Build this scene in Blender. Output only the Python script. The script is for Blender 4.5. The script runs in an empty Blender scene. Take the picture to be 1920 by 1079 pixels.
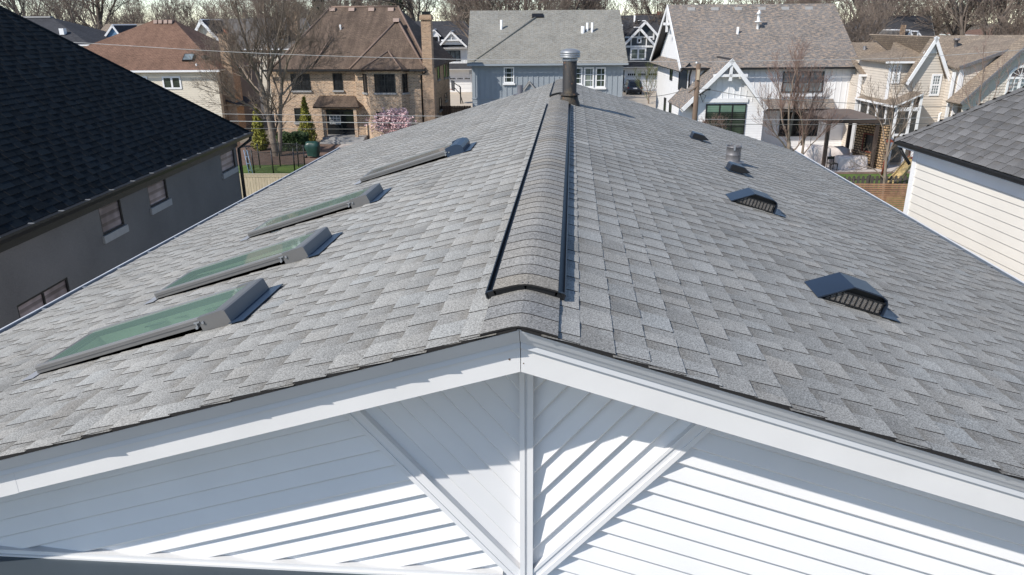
import bpy, math, random
from mathutils import Vector as V
random.seed(7)
sc = bpy.context.scene
col = sc.collection
Z = V((0, 0, 1))
rad = math.radians

# ------------------------------------------------------------------ camera
F = 1389.8
CAM = V((0.18361, -2.67997, 9.0))
def cam_axes(p, r, y):
    cy, sy, cp, sp = math.cos(y), math.sin(y), math.cos(p), math.sin(p)
    fwd = V((-sy*cp, cy*cp, -sp)); r0 = V((cy, sy, 0)); u0 = r0.cross(fwd)
    return fwd, r0*math.cos(r)+u0*math.sin(r), -r0*math.sin(r)+u0*math.cos(r)
FW, RT, UP = cam_axes(0.343862, -0.007186, 0.079853)
def ray(px, py): return FW + RT*((px-960)/F) - UP*((py-539.5)/F)
def at(px, py, y):
    v = ray(px, py); return CAM + v*((y-CAM.y)/v.y)
def on_ground(px, py, z=0.0):
    v = ray(px, py); return CAM + v*((z-CAM.z)/v.z)
class Frame:
    """a house's own axes: x along its front, y to its back, z up"""
    def __init__(s, O, rot=4.3):
        a = rad(rot); s.O = V((O[0], O[1], 0)); s.rot = a
        s.X = V((math.cos(a), math.sin(a), 0)); s.Y = V((-math.sin(a), math.cos(a), 0))
    def loc(s, p):
        d = p - s.O; return V((d.dot(s.X), d.dot(s.Y), d.z))
    def y(s, px, py, y):
        v = ray(px, py); c = (CAM-s.O).dot(s.Y); return s.loc(CAM + v*((y-c)/v.dot(s.Y)))
    def x(s, px, py, x):
        v = ray(px, py); c = (CAM-s.O).dot(s.X); return s.loc(CAM + v*((x-c)/v.dot(s.X)))

# ------------------------------------------------------------------ materials
def nodes_of(name):
    m = bpy.data.materials.new(name); m.use_nodes = True
    nt = m.node_tree; return m, nt, nt.nodes['Principled BSDF']
def mathn(nt, op, a, b=None, c=None):
    n = nt.nodes.new('ShaderNodeMath'); n.operation = op
    for i, x in enumerate((a, b, c)):
        if x is None: continue
        if hasattr(x, 'links'): nt.links.new(x, n.inputs[i])
        else: n.inputs[i].default_value = x
    return n.outputs[0]
def mixc(nt, blend, fac, a, b):
    n = nt.nodes.new('ShaderNodeMix'); n.data_type = 'RGBA'; n.blend_type = blend
    for k, x in ((0, fac), (6, a), (7, b)):
        if hasattr(x, 'links'): nt.links.new(x, n.inputs[k])
        elif k == 0: n.inputs[0].default_value = x
        else: n.inputs[k].default_value = (*x, 1)
    return n.outputs[2]
def noise(nt, scale, detail=3, coord='Object', rough=.55, stretch=None):
    tc = nt.nodes.new('ShaderNodeTexCoord'); n = nt.nodes.new('ShaderNodeTexNoise')
    n.inputs['Scale'].default_value = scale; n.inputs['Detail'].default_value = detail; n.inputs['Roughness'].default_value = rough
    o = tc.outputs[coord]
    if stretch:
        mp = nt.nodes.new('ShaderNodeMapping'); mp.inputs['Scale'].default_value = stretch
        nt.links.new(o, mp.inputs[0]); o = mp.outputs[0]
    nt.links.new(o, n.inputs['Vector']); return n.outputs['Fac']
def remap(nt, x, a, b, lo, hi):
    n = nt.nodes.new('ShaderNodeMapRange'); nt.links.new(x, n.inputs[0])
    for i, w in enumerate((a, b, lo, hi)): n.inputs[i+1].default_value = w
    return n.outputs[0]
def grey(nt, x):
    n = nt.nodes.new('ShaderNodeCombineColor')
    for i in range(3): nt.links.new(x, n.inputs[i])
    return n.outputs[0]
def bump(nt, h, strength, dist, bs):
    b = nt.nodes.new('ShaderNodeBump'); b.inputs['Strength'].default_value = strength; b.inputs['Distance'].default_value = dist
    nt.links.new(h, b.inputs['Height']); nt.links.new(b.outputs[0], bs.inputs['Normal'])

def plain(name, c, rough=.6, var=.12, scale=3, metal=0, fine=0, fscale=150, bmp=0, tint=False, spec=.5, dirt=None, stretch=None):
    m, nt, bs = nodes_of(name)
    x = remap(nt, noise(nt, scale, 4, stretch=stretch), .3, .7, 1-var, 1+var)
    if fine:
        fn = noise(nt, fscale, 2)
        x = mathn(nt, 'MULTIPLY', x, remap(nt, fn, .3, .7, 1-fine, 1+fine))
        if bmp: bump(nt, fn, bmp, .004, bs)
    elif bmp:
        bump(nt, noise(nt, scale*8, 4), bmp, .01, bs)
    o = mixc(nt, 'MULTIPLY', 1, c, grey(nt, x))
    if tint:
        a = nt.nodes.new('ShaderNodeVertexColor'); a.layer_name = 'tint'
        o = mixc(nt, 'MULTIPLY', 1, o, a.outputs[0])
    if dirt:
        dn = remap(nt, noise(nt, dirt[1], 5, rough=.65), dirt[2], dirt[2]+.15, 0, 1)
        o = mixc(nt, 'MIX', dn, o, dirt[0])
    nt.links.new(o, bs.inputs['Base Color'])
    bs.inputs['Roughness'].default_value = rough; bs.inputs['Metallic'].default_value = metal
    bs.inputs['Specular IOR Level'].default_value = spec
    return m
def coursed(name, c1, c2, cm, w, h, joint_or_shadow, bias=0, fine=.25, rough=.9, bmp=.4, var=.15, streak=0, alt=None):
    """brick courses / shingle courses laid on the surface's own metres (UV)"""
    m, nt, bs = nodes_of(name)
    uv = nt.nodes.new('ShaderNodeUVMap'); b = nt.nodes.new('ShaderNodeTexBrick')
    nt.links.new(uv.outputs[0], b.inputs['Vector'])
    b.inputs['Scale'].default_value = 1; b.inputs['Brick Width'].default_value = w; b.inputs['Row Height'].default_value = h
    b.inputs['Mortar Size'].default_value = joint_or_shadow; b.inputs['Bias'].default_value = bias; b.inputs['Mortar Smooth'].default_value = .2
    b.inputs['Color1'].default_value = (*c1, 1); b.inputs['Color2'].default_value = (*c2, 1); b.inputs['Mortar'].default_value = (*cm, 1)  # on shingle roofs the dark joint colour paints each row's shadow
    x = mathn(nt, 'MULTIPLY', remap(nt, noise(nt, .5, 5, rough=.6), .3, .7, 1-var, 1+var), remap(nt, noise(nt, 14, 3), .3, .7, 1-fine, 1+fine))
    o = mixc(nt, 'MULTIPLY', 1, b.outputs['Color'], grey(nt, x))
    if alt:
        vo = nt.nodes.new('ShaderNodeTexNoise'); vo.inputs['Scale'].default_value = 3.2; vo.inputs['Detail'].default_value = 2
        mp = nt.nodes.new('ShaderNodeMapping'); mp.inputs['Scale'].default_value = (1, 2.4, 1)
        nt.links.new(uv.outputs[0], mp.inputs[0]); nt.links.new(mp.outputs[0], vo.inputs['Vector'])
        o = mixc(nt, 'MIX', remap(nt, vo.outputs['Fac'], .48, .62, 0, .75), o, alt)
    if streak:
        st = noise(nt, 1.2, 5, stretch=(2.5, .3, .3))
        o = mixc(nt, 'MULTIPLY', 1, o, grey(nt, remap(nt, st, .35, .65, 1-streak, 1+streak*.4)))
    nt.links.new(o, bs.inputs['Base Color']); bs.inputs['Roughness'].default_value = rough
    bs.inputs['Specular IOR Level'].default_value = .25
    bump(nt, b.outputs['Fac'], -bmp, .012, bs)
    return m
def glassy(name, c, rough=.06, stripes=None, var=.35):
    m, nt, bs = nodes_of(name)
    o = mixc(nt, 'MULTIPLY', 1, c, grey(nt, remap(nt, noise(nt, 1.3, 2), .35, .65, 1-var, 1+var)))
    if stripes:
        uv = nt.nodes.new('ShaderNodeUVMap'); sp = nt.nodes.new('ShaderNodeSeparateXYZ'); nt.links.new(uv.outputs[0], sp.inputs[0])
        s = mathn(nt, 'FRACT', mathn(nt, 'MULTIPLY', sp.outputs[1], 1/stripes))
        o = mixc(nt, 'MULTIPLY', 1, o, grey(nt, remap(nt, s, .55, .7, 1, .55)))
    nt.links.new(o, bs.inputs['Base Color']); bs.inputs['Roughness'].default_value = rough
    bs.inputs['Specular IOR Level'].default_value = .6
    return m

M = {}
def mk(k, *a, **kw): M[k] = plain(k, *a, **kw)
mk('roof shingle', (.340, .336, .316), .95, .10, 1.1, fine=.52, fscale=150, bmp=.5, tint=True, spec=.15)
mk('asphalt edge', (.012, .011, .011), .9, .1)
mk('cap shingle', (.292, .284, .266), .95, .06, 1.5, fine=.55, fscale=125, bmp=.5, tint=True, spec=.15)
mk('white vinyl', (.72, .72, .725), .42, .035, 2, bmp=.02)
mk('white trim', (.68, .68, .68), .4, .04, 3, dirt=((.62, .62, .61), 9, .72))
mk('drip metal', (.60, .62, .65), .4, .03, 3)
mk('gutter inside', (.15, .18, .22), .5, .15, 5)
mk('gutter white', (.72, .73, .75), .35, .08, 3, spec=.6)
mk('black plastic', (.008, .008, .009), .45, .1)
mk('baffle', (.014, .016, .02), .4, .1, spec=.4)
mk('skylight grey', (.175, .172, .168), .42, .05, 4, metal=.25)
mk('skylight top', (.30, .30, .30), .4, .05, 4, metal=.3)
mk('lead apron', (.30, .31, .33), .5, .08, 4)
mk('flashing', (.025, .045, .08), .4, .08, 4, metal=.1)
mk('vent navy', (.013, .021, .038), .36, .08, 6, spec=.55)
mk('vent mesh', (.30, .28, .26), .5, .2, 60, metal=.2)
mk('galvanised', (.34, .355, .37), .5, .12, 18, metal=.55)
mk('old galvanised', (.19, .185, .19), .5, .3, 12, metal=.4)
mk('stub lead', (.10, .10, .115), .6, .15, 10)
mk('awning metal', (.075, .095, .115), .38, .06, 2, metal=.35)
mk('well white', (.80, .78, .70), .7, .03)
mk('rust spot', (.10, .055, .03), .7, .2, 20)
def rusty():
    m, nt, bs = nodes_of('black flue paint')
    n = noise(nt, 9, 6, stretch=(1, 1, .35), rough=.7)
    tc = nt.nodes.new('ShaderNodeTexCoord'); sp = nt.nodes.new('ShaderNodeSeparateXYZ'); nt.links.new(tc.outputs['Object'], sp.inputs[0])
    w = mathn(nt, 'ADD', n, remap(nt, sp.outputs[2], 7.95, 8.1, .12, 0))
    o = mixc(nt, 'MIX', remap(nt, w, .55, .75, 0, .8), (.018, .017, .017), (.095, .074, .046))
    o = mixc(nt, 'MIX', remap(nt, noise(nt, 16, 3), .62, .7, 0, .8), o, (.19, .09, .04))
    nt.links.new(o, bs.inputs['Base Color']); bs.inputs['Roughness'].default_value = .68
    M['flue'] = m
rusty()
def tinted_glass(key, tone):
    m, nt, bs = nodes_of(key); nt.nodes.remove(bs)
    out = nt.nodes['Material Output']
    tr0 = nt.nodes.new('ShaderNodeBsdfTransparent'); tr0.inputs[0].default_value = (.62, .80, .70, 1)
    df = nt.nodes.new('ShaderNodeBsdfDiffuse'); df.inputs[0].default_value = tone
    tr = nt.nodes.new('ShaderNodeMixShader'); tr.inputs[0].default_value = .52; nt.links.new(tr0.outputs[0], tr.inputs[1]); nt.links.new(df.outputs[0], tr.inputs[2])
    gl = nt.nodes.new('ShaderNodeBsdfGlossy'); gl.inputs['Roughness'].default_value = .03
    fr = nt.nodes.new('ShaderNodeFresnel'); fr.inputs[0].default_value = 1.5
    mx = nt.nodes.new('ShaderNodeMixShader')
    nt.links.new(fr.outputs[0], mx.inputs[0]); nt.links.new(tr.outputs[0], mx.inputs[1]); nt.links.new(gl.outputs[0], mx.inputs[2])
    nt.links.new(mx.outputs[0], out.inputs[0]); M[key] = m
tinted_glass('skylight glass', (.29, .44, .37, 1)); tinted_glass('painted reflection glass', (.36, .39, .38, 1))  # second glass is paler grey: sky reflection put into its colour
def netting(name, c, a):
    m, nt, bs = nodes_of(name); out = nt.nodes['Material Output']
    bs.inputs['Base Color'].default_value = (*c, 1)
    tr = nt.nodes.new('ShaderNodeBsdfTransparent'); mx = nt.nodes.new('ShaderNodeMixShader'); mx.inputs[0].default_value = a
    nt.links.new(tr.outputs[0], mx.inputs[1]); nt.links.new(bs.outputs[0], mx.inputs[2]); nt.links.new(mx.outputs[0], out.inputs[0]); M[name] = m
netting('safety net', (.02, .02, .02), .30)
netting('porch screen', (.03, .03, .03), .82)
# neighbours
mk('navy shingle', (.0095, .0145, .0195), .9, .12, .8, fine=.3, fscale=120, bmp=.4, tint=True, spec=.12)
mk('slate shingle', (.158, .156, .156), .92, .1, .8, fine=.3, fscale=120, bmp=.4, tint=True, spec=.15)
mk('stucco', (.150, .143, .139), .9, .13, .7, fine=.12, fscale=60, bmp=.25)
mk('stone sill', (.33, .325, .32), .8, .06, 6)
mk('dark bronze', (.015, .0148, .015), .45, .1)
mk('black metal', (.012, .012, .013), .4, .1)
mk('cream lap', (.69, .66, .605), .5, .03, 1.5)
mk('white paint', (.80, .80, .80), .5, .04, 2)
mk('cream vinyl', (.66, .595, .485), .6, .06, 1.5)
mk('tan vinyl', (.60, .54, .465), .6, .06, 1.5)
mk('grey board', (.30, .335, .365), .6, .04, 1.2)
mk('navy board', (.055, .065, .075), .6, .05, 1.2)
mk('blue lap', (.10, .20, .32), .6, .05, 1.2)
mk('side shade brown', (.20, .165, .14), .85, .08, 1)
mk('dark wood', (.055, .038, .03), .7, .2, 4)
mk('concrete', (.52, .45, .36), .85, .1, 1.2, fine=.1, fscale=30)
mk('paver', (.50, .45, .41), .85, .15, 2)
mk('canopy brown', (.145, .115, .098), .85, .08, 1)
mk('cover fabric', (.66, .60, .57), .85, .1, 2, bmp=.3)
mk('green tarp', (.014, .048, .038), .35, .3, 5, bmp=.5)
mk('fence pine', (.50, .41, .30), .8, .22, 6, stretch=(6, 6, .6))
mk('fence brown', (.12, .075, .05), .8, .2, 4, stretch=(6, 6, .6))
mk('fence grey', (.085, .07, .062), .85, .25, 4, stretch=(6, 6, .6))
mk('cedar slat', (.34, .185, .11), .6, .3, 3)
mk('play wood', (.22, .05, .03), .7, .2, 3)
mk('yellow plastic', (.47, .35, .16), .4, .1, 2)
mk('pole wood', (.15, .105, .075), .9, .25, 6, stretch=(8, 8, .7))
mk('ladder blue', (.20, .30, .42), .4, .05)
mk('wire', (.16, .155, .15), .5, .1)
mk('pale wire', (.42, .42, .42), .45, .1)
mk('bark', (.155, .125, .103), .9, .25, 3)
mk('far twig', (.17, .135, .112), .9, .3, .1)
mk('twig', (.215, .17, .138), .9, .3, .4)
mk('pale bark', (.225, .178, .14), .9, .25, 3)
mk('pale twig', (.21, .165, .13), .9, .2, .5)
mk('red twig', (.25, .165, .135), .85, .25, .5)
mk('blossom', (.66, .46, .46), .7, .25, 2)
mk('thuja', (.21, .205, .03), .75, .45, 2.5, tint=True)
mk('hedge leaf', (.045, .078, .022), .7, .4, 3, tint=True)
mk('spruce', (.04, .05, .03), .8, .3, 1, tint=True)
mk('fresh leaf', (.13, .15, .04), .7, .3, 1)
mk('mulch', (.155, .10, .075), .95, .3, 2, fine=.3, fscale=20)
mk('lawn', (.085, .135, .022), .9, .3, 1.2, fine=.35, fscale=14)
mk('earth', (.16, .135, .10), .95, .3, .25, fine=.25, fscale=3)
mk('asphalt road', (.06, .06, .062), .9, .2, 1)
mk('car paint', (.035, .045, .065), .25, .05, spec=.8)
mk('tail lamp', (.22, .015, .015), .3, .05)
mk('tyre', (.012, .012, .012), .8, .1)
mk('plate', (.8, .8, .8), .5, .02)
mk('vent pink', (.34, .25, .21), .8, .1, 3)
mk('hip brown', (.20, .14, .11), .9, .15, 3)
mk('copper pot', (.40, .12, .06), .7, .15, 6)
mk('white pvc', (.82, .82, .82), .4, .02)
M['brick'] = coursed('tan brick', (.56, .375, .235), (.24, .15, .095), (.60, .52, .42), .27, .10, .014, fine=.15, var=.08)
M['chimney brick'] = coursed('chimney brick', (.46, .29, .18), (.26, .155, .095), (.44, .38, .30), .23, .085, .012, fine=.15, var=.08)
M['screen brick'] = coursed('screen brick', (.52, .36, .21), (.42, .28, .16), (.06, .045, .035), .30, .16, .035, fine=.12, var=.06, bmp=1)
M['brown roof'] = coursed('brown shingle', (.165, .120, .088), (.125, .090, .068), (.07, .052, .045), .30, .145, .012, fine=.22, streak=.28)
M['russet roof'] = coursed('russet shingle', (.220, .130, .092), (.165, .098, .070), (.09, .055, .04), .30, .145, .012, fine=.22, streak=.1)
M['weathered roof'] = coursed('weathered shingle', (.285, .27, .235), (.215, .205, .18), (.12, .115, .10), .32, .145, .012, fine=.3, alt=(.255, .26, .245))
M['driftwood roof'] = coursed('driftwood shingle', (.225, .205, .19), (.150, .145, .14), (.10, .094, .087), .32, .145, .012, fine=.3, alt=(.36, .275, .21))
M['tan roof'] = coursed('tan shingle', (.33, .265, .20), (.23, .185, .145), (.12, .095, .075), .34, .15, .014, fine=.25, alt=(.20, .165, .13))
M['charcoal roof'] = coursed('charcoal shingle', (.065, .066, .072), (.045, .046, .052), (.025, .025, .028), .32, .145, .012, fine=.3)
M['grey roof'] = coursed('grey shingle', (.16, .15, .145), (.12, .115, .11), (.07, .068, .065), .32, .145, .012, fine=.3)
M['pane'] = glassy('dark pane', (.020, .022, .024))
M['blind pane'] = glassy('blind pane', (.20, .23, .20), stripes=.11)
M['green blind pane'] = glassy('green blind pane', (.17, .27, .205), stripes=.13, var=.1)
M['shade pane'] = glassy('shade pane', (.045, .06, .045), stripes=.13)
M['curtain pane'] = glassy('curtain pane', (.16, .19, .20))
M['grey pane'] = glassy('grey pane', (.07, .075, .085))
M['painted reflection pane'] = glassy('painted reflection pane', (.30, .25, .255), rough=.04, stripes=.2, var=.45)  # pinkish base colour paints in the reflections on these panes

# ------------------------------------------------------------------ mesh helper
def clip(poly, ax, lim, keep_less):
    out = []; n = len(poly)
    for i in range(n):
        a, b = poly[i], poly[(i+1) % n]
        da, db = a[ax]-lim, b[ax]-lim
        if keep_less: da, db = -da, -db
        if da >= 0: out.append(a)
        if (da >= 0) != (db >= 0):
            t = da/(da-db); out.append((a[0]+(b[0]-a[0])*t, a[1]+(b[1]-a[1])*t))
    return out
def area2(p): return abs(sum(p[i][0]*p[(i+1) % len(p)][1]-p[(i+1) % len(p)][0]*p[i][1] for i in range(len(p))))/2 if len(p) > 2 else 0
XA, YA = V((1, 0, 0)), V((0, 1, 0))
class MB:
    def __init__(s): s.v, s.f, s.m, s.t, s.s = [], [], [], [], []
    def face(s, pts, mat=0, tint=1.0, smooth=False):
        i = len(s.v); s.v.extend([tuple(p) for p in pts]); s.f.append(tuple(range(i, i+len(pts))))
        s.m.append(mat); s.t.append(tint); s.s.append(smooth)
    def idx(s, ids, mat=0, tint=1.0, smooth=True):
        s.f.append(tuple(ids)); s.m.append(mat); s.t.append(tint); s.s.append(smooth)
    def obox(s, O, U, W, N, u0, u1, w0, w1, n0, n1, mat=0, tint=1.0):
        P = lambda a, b, c: O+U*a+W*b+N*c
        c = [P(a, b, d) for a in (u0, u1) for b in (w0, w1) for d in (n0, n1)]
        for q in ((0, 1, 3, 2), (4, 6, 7, 5), (0, 4, 5, 1), (2, 3, 7, 6), (0, 2, 6, 4), (1, 5, 7, 3)):
            s.face([c[k] for k in q], mat, tint)
    def box(s, a, b, mat=0, tint=1.0):
        s.obox(V((0, 0, 0)), XA, YA, Z, a[0], b[0], a[1], b[1], a[2], b[2], mat, tint)
    def bar(s, p, q, w, h=None, mat=0, up=Z):
        p, q = V(p), V(q); d = q-p; L = d.length
        if L < 1e-6: return
        d /= L; sd = d.cross(up)
        if sd.length < 1e-3: sd = d.cross(XA)
        sd.normalize(); u = sd.cross(d); h = h or w
        s.obox(p, d, sd, u, 0, L, -w/2, w/2, -h/2, h/2, mat)
    def prism(s, pts, O, U, W, N, n0, n1, mat=0, side=None, tint=1.0):
        a = [O+U*p[0]+W*p[1]+N*n1 for p in pts]; b = [O+U*p[0]+W*p[1]+N*n0 for p in pts]
        s.face(a, mat, tint); s.face(b[::-1], mat, tint)
        for i in range(len(pts)):
            j = (i+1) % len(pts); s.face([a[j], a[i], b[i], b[j]], mat if side is None else side, tint)
    def slab(s, pts, t=.12, mat=0, side=1):
        pts = [V(p) for p in pts]; n = (pts[1]-pts[0]).cross(pts[2]-pts[0]).normalized()
        if n.z < 0: n = -n
        b = [p-n*t for p in pts]; s.face(pts, mat); s.face(b[::-1], side)
        for i in range(len(pts)):
            j = (i+1) % len(pts); s.face([pts[j], pts[i], b[i], b[j]], side)
    def tube(s, pts, rs, n=6, mat=0, cap=True):
        pts = [V(p) for p in pts]; rings = []; ref = None
        for i, p in enumerate(pts):
            d = (pts[min(i+1, len(pts)-1)]-pts[max(i-1, 0)])
            if d.length < 1e-9: d = Z.copy()
            d.normalize()
            a = d.cross(Z if abs(d.z) < .9 else XA) if ref is None else ref-d*ref.dot(d)
            if a.length < 1e-6: a = d.cross(XA)
            a.normalize(); ref = a; b = d.cross(a); r = rs[i] if hasattr(rs, '__len__') else rs
            k = len(s.v)
            for j in range(n):
                t = 2*math.pi*j/n; s.v.append(tuple(p+a*(r*math.cos(t))+b*(r*math.sin(t))))
            rings.append(k)
        for i in range(len(rings)-1):
            for j in range(n):
                k = (j+1) % n; s.idx((rings[i]+j, rings[i]+k, rings[i+1]+k, rings[i+1]+j), mat)
        if cap:
            s.idx([rings[0]+j for j in range(n)][::-1], mat, smooth=False); s.idx([rings[-1]+j for j in range(n)], mat, smooth=False)
    def lathe(s, c, prof, n=24, mat=0, smooth=True):
        c = V(c); rings = []
        for r, z in prof:
            k = len(s.v); rings.append(k)
            for j in range(n):
                t = 2*math.pi*j/n; s.v.append((c.x+r*math.cos(t), c.y+r*math.sin(t), c.z+z))
        for i in range(len(prof)-1):
            for j in range(n):
                k = (j+1) % n; s.idx((rings[i]+j, rings[i]+k, rings[i+1]+k, rings[i+1]+j), mat, smooth=smooth)
        s.idx([rings[-1]+j for j in range(n)], mat, smooth=False)
    def lap(s, poly, O, U, W, N, e, t, mat=0, base=0.0, w0=None, lip=0.0):
        """overlapping boards: strips of height e whose lower edge stands out by t"""
        lo = min(p[1] for p in poly); hi = max(p[1] for p in poly)
        st = lo if w0 is None else w0+math.floor((lo-w0)/e)*e
        k = 0
        while st+k*e < hi-1e-4:
            a = st+k*e; p = clip(clip(poly, 1, a, False), 1, a+e, True); k += 1
            if area2(p) < 1e-5: continue
            off = lambda w: base+t*(1-(w-a)/e)+.0005
            if lip:
                p2 = clip(p, 1, a+lip, True); p1 = clip(p, 1, a+lip, False)
                if area2(p1) > 1e-6: s.face([O+U*u+W*w+N*off(w) for u, w in p1], mat)
                if area2(p2) > 1e-7: s.face([O+U*u+W*w+N*(off(a+lip)-(a+lip-w)*.9) for u, w in p2], mat)
            else: s.face([O+U*u+W*w+N*off(w) for u, w in p], mat)
            b = [u for u, w in p if abs(w-a) < 1e-4]
            if len(b) > 1:
                u0, u1 = min(b), max(b)
                s.face([O+U*u0+W*a+N*(off(a) if not lip else off(a+lip)-lip*.9), O+U*u1+W*a+N*(off(a) if not lip else off(a+lip)-lip*.9), O+U*u1+W*a+N*(base-.002), O+U*u0+W*a+N*(base-.002)], mat)
    def batten(s, poly, O, U, W, N, step, w, t, mat=0):
        s.face([O+U*p[0]+W*p[1] for p in poly], mat)
        lo = min(p[0] for p in poly); hi = max(p[0] for p in poly); u = lo+step/2
        while u < hi:
            p = clip(clip(poly, 0, u-w/2, False), 0, u+w/2, True); u += step
            if area2(p) > 1e-4: s.prism(p, O, U, W, N, .001, t, mat)
    def build(s, name, mats, parent=None, merge=False):
        me = bpy.data.meshes.new(name); me.from_pydata(s.v, [], s.f)
        for m in (mats if isinstance(mats, (list, tuple)) else [mats]): me.materials.append(M[m])
        me.polygons.foreach_set('material_index', s.m); me.polygons.foreach_set('use_smooth', s.s)
        me.uv_layers.new(name='UVMap'); me.color_attributes.new('tint', 'FLOAT_COLOR', 'CORNER')
        uvs, cs = [], []
        for p, t in zip(me.polygons, s.t):
            n = p.normal
            if abs(n.z) > .98: u, w = XA, YA
            else:
                u = Z.cross(n).normalized(); w = n.cross(u)
            multi = isinstance(t, list); c = None if multi else (t, t, t, 1) if not hasattr(t, '__len__') else (*t, 1)
            for k, vi in enumerate(p.vertices):
                q = me.vertices[vi].co; uvs.extend((q.dot(u), q.dot(w))); cs.extend(c if not multi else (*t[k], 1))
        me.uv_layers[0].data.foreach_set('uv', uvs); me.color_attributes[0].data.foreach_set('color', cs)
        o = bpy.data.objects.new(name, me); col.objects.link(o)
        if parent: o.parent = parent
        return o

def tag(o, label=None, cat=None, group=None, kind=None):
    for k, x in (('label', label), ('category', cat), ('group', group), ('kind', kind)):
        if x: o[k] = x
    return o
def thing(name, label, cat, loc=(0, 0, 0), rot=0.0, group=None):
    o = bpy.data.objects.new(name, None); col.objects.link(o); o.empty_display_size = .2
    o.location = loc; o.rotation_euler.z = rot
    return tag(o, label, cat, group)
def structure(o): return tag(o, kind='structure')
def house(name, label, fr, cat='house'): return thing(name, label, cat, fr.O, fr.rot)

def window(parent, O, U, N, w, h, cols=1, rows=1, frame='white paint', pane='pane', fw=.09, mw=.035, sill=None, bars=0, name='window', proud=.05, barcols=0, split=None):
    """frame mesh with its panes (and sill) as children; O is the lower left corner on the wall"""
    f = MB(); W = Z
    f.obox(O, U, W, N, 0, w, 0, fw, 0, proud); f.obox(O, U, W, N, 0, w, h-fw, h, 0, proud)
    f.obox(O, U, W, N, 0, fw, fw, h-fw, 0, proud); f.obox(O, U, W, N, w-fw, w, fw, h-fw, 0, proud)
    iw, ih = w-2*fw, h-2*fw
    for c in range(1, cols):
        x = fw+iw*c/cols; f.obox(O, U, W, N, x-fw*.6, x+fw*.6, fw, h-fw, 0, proud-.004)
    for r in range(1, rows):
        z = fw+ih*r/rows; f.obox(O, U, W, N, fw, w-fw, z-fw*.45, z+fw*.45, 0, proud-.008)
    for b in range(1, bars):
        z = fw+ih*b/bars; f.obox(O, U, W, N, fw, w-fw, z-mw/2, z+mw/2, 0, proud-.014)
    for b in range(1, barcols):
        x = fw+iw*b/barcols; f.obox(O, U, W, N, x-mw/2, x+mw/2, fw, h-fw, 0, proud-.016)
    fo = f.build(name, frame, parent)
    if split:
        z = fw+ih*split[0]
        p = MB(); p.obox(O, U, W, N, fw-.01, w-fw+.01, fw-.01, z, .004, .014); p.build('pane', pane, fo)
        p = MB(); p.obox(O, U, W, N, fw-.01, w-fw+.01, z+.003, h-fw+.01, .004, .014); p.build('pane', split[1], fo)
    else:
        p = MB(); p.obox(O, U, W, N, fw-.01, w-fw+.01, fw-.01, h-fw+.01, .004, .014); p.build('pane', pane, fo)
    if sill:
        q = MB(); q.obox(O, U, W, N, -.08, w+.08, -.14, -.003, .001, .12); q.build('sill', sill, fo)
    return fo
def pwin(parent, fr, y, px0, py0, px1, py1, **kw):
    """window in a wall facing the street side, from the corner pixels of its outline in the photo"""
    a = fr.y(px0, py1, y); b = fr.y(px1, py0, y); c = fr.y(px0, py0, y)
    return window(parent, V((min(a.x, c.x), y, a.z)), XA, -YA, b.x-min(a.x, c.x), b.z-a.z, **kw)
def pipe(parent, x, y, z, h, r=.06, mat='white pvc', name='vent_pipe'):
    m = MB(); m.lathe((x, y, z), [(r, 0), (r, h), (r*.8, h), (r*.8, h-.05)], 12); m.build(name, mat, parent)
def rect(x0, x1, z0, z1): return [(x0, z0), (x1, z0), (x1, z1), (x0, z1)]
O0 = V((0, 0, 0))

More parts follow.
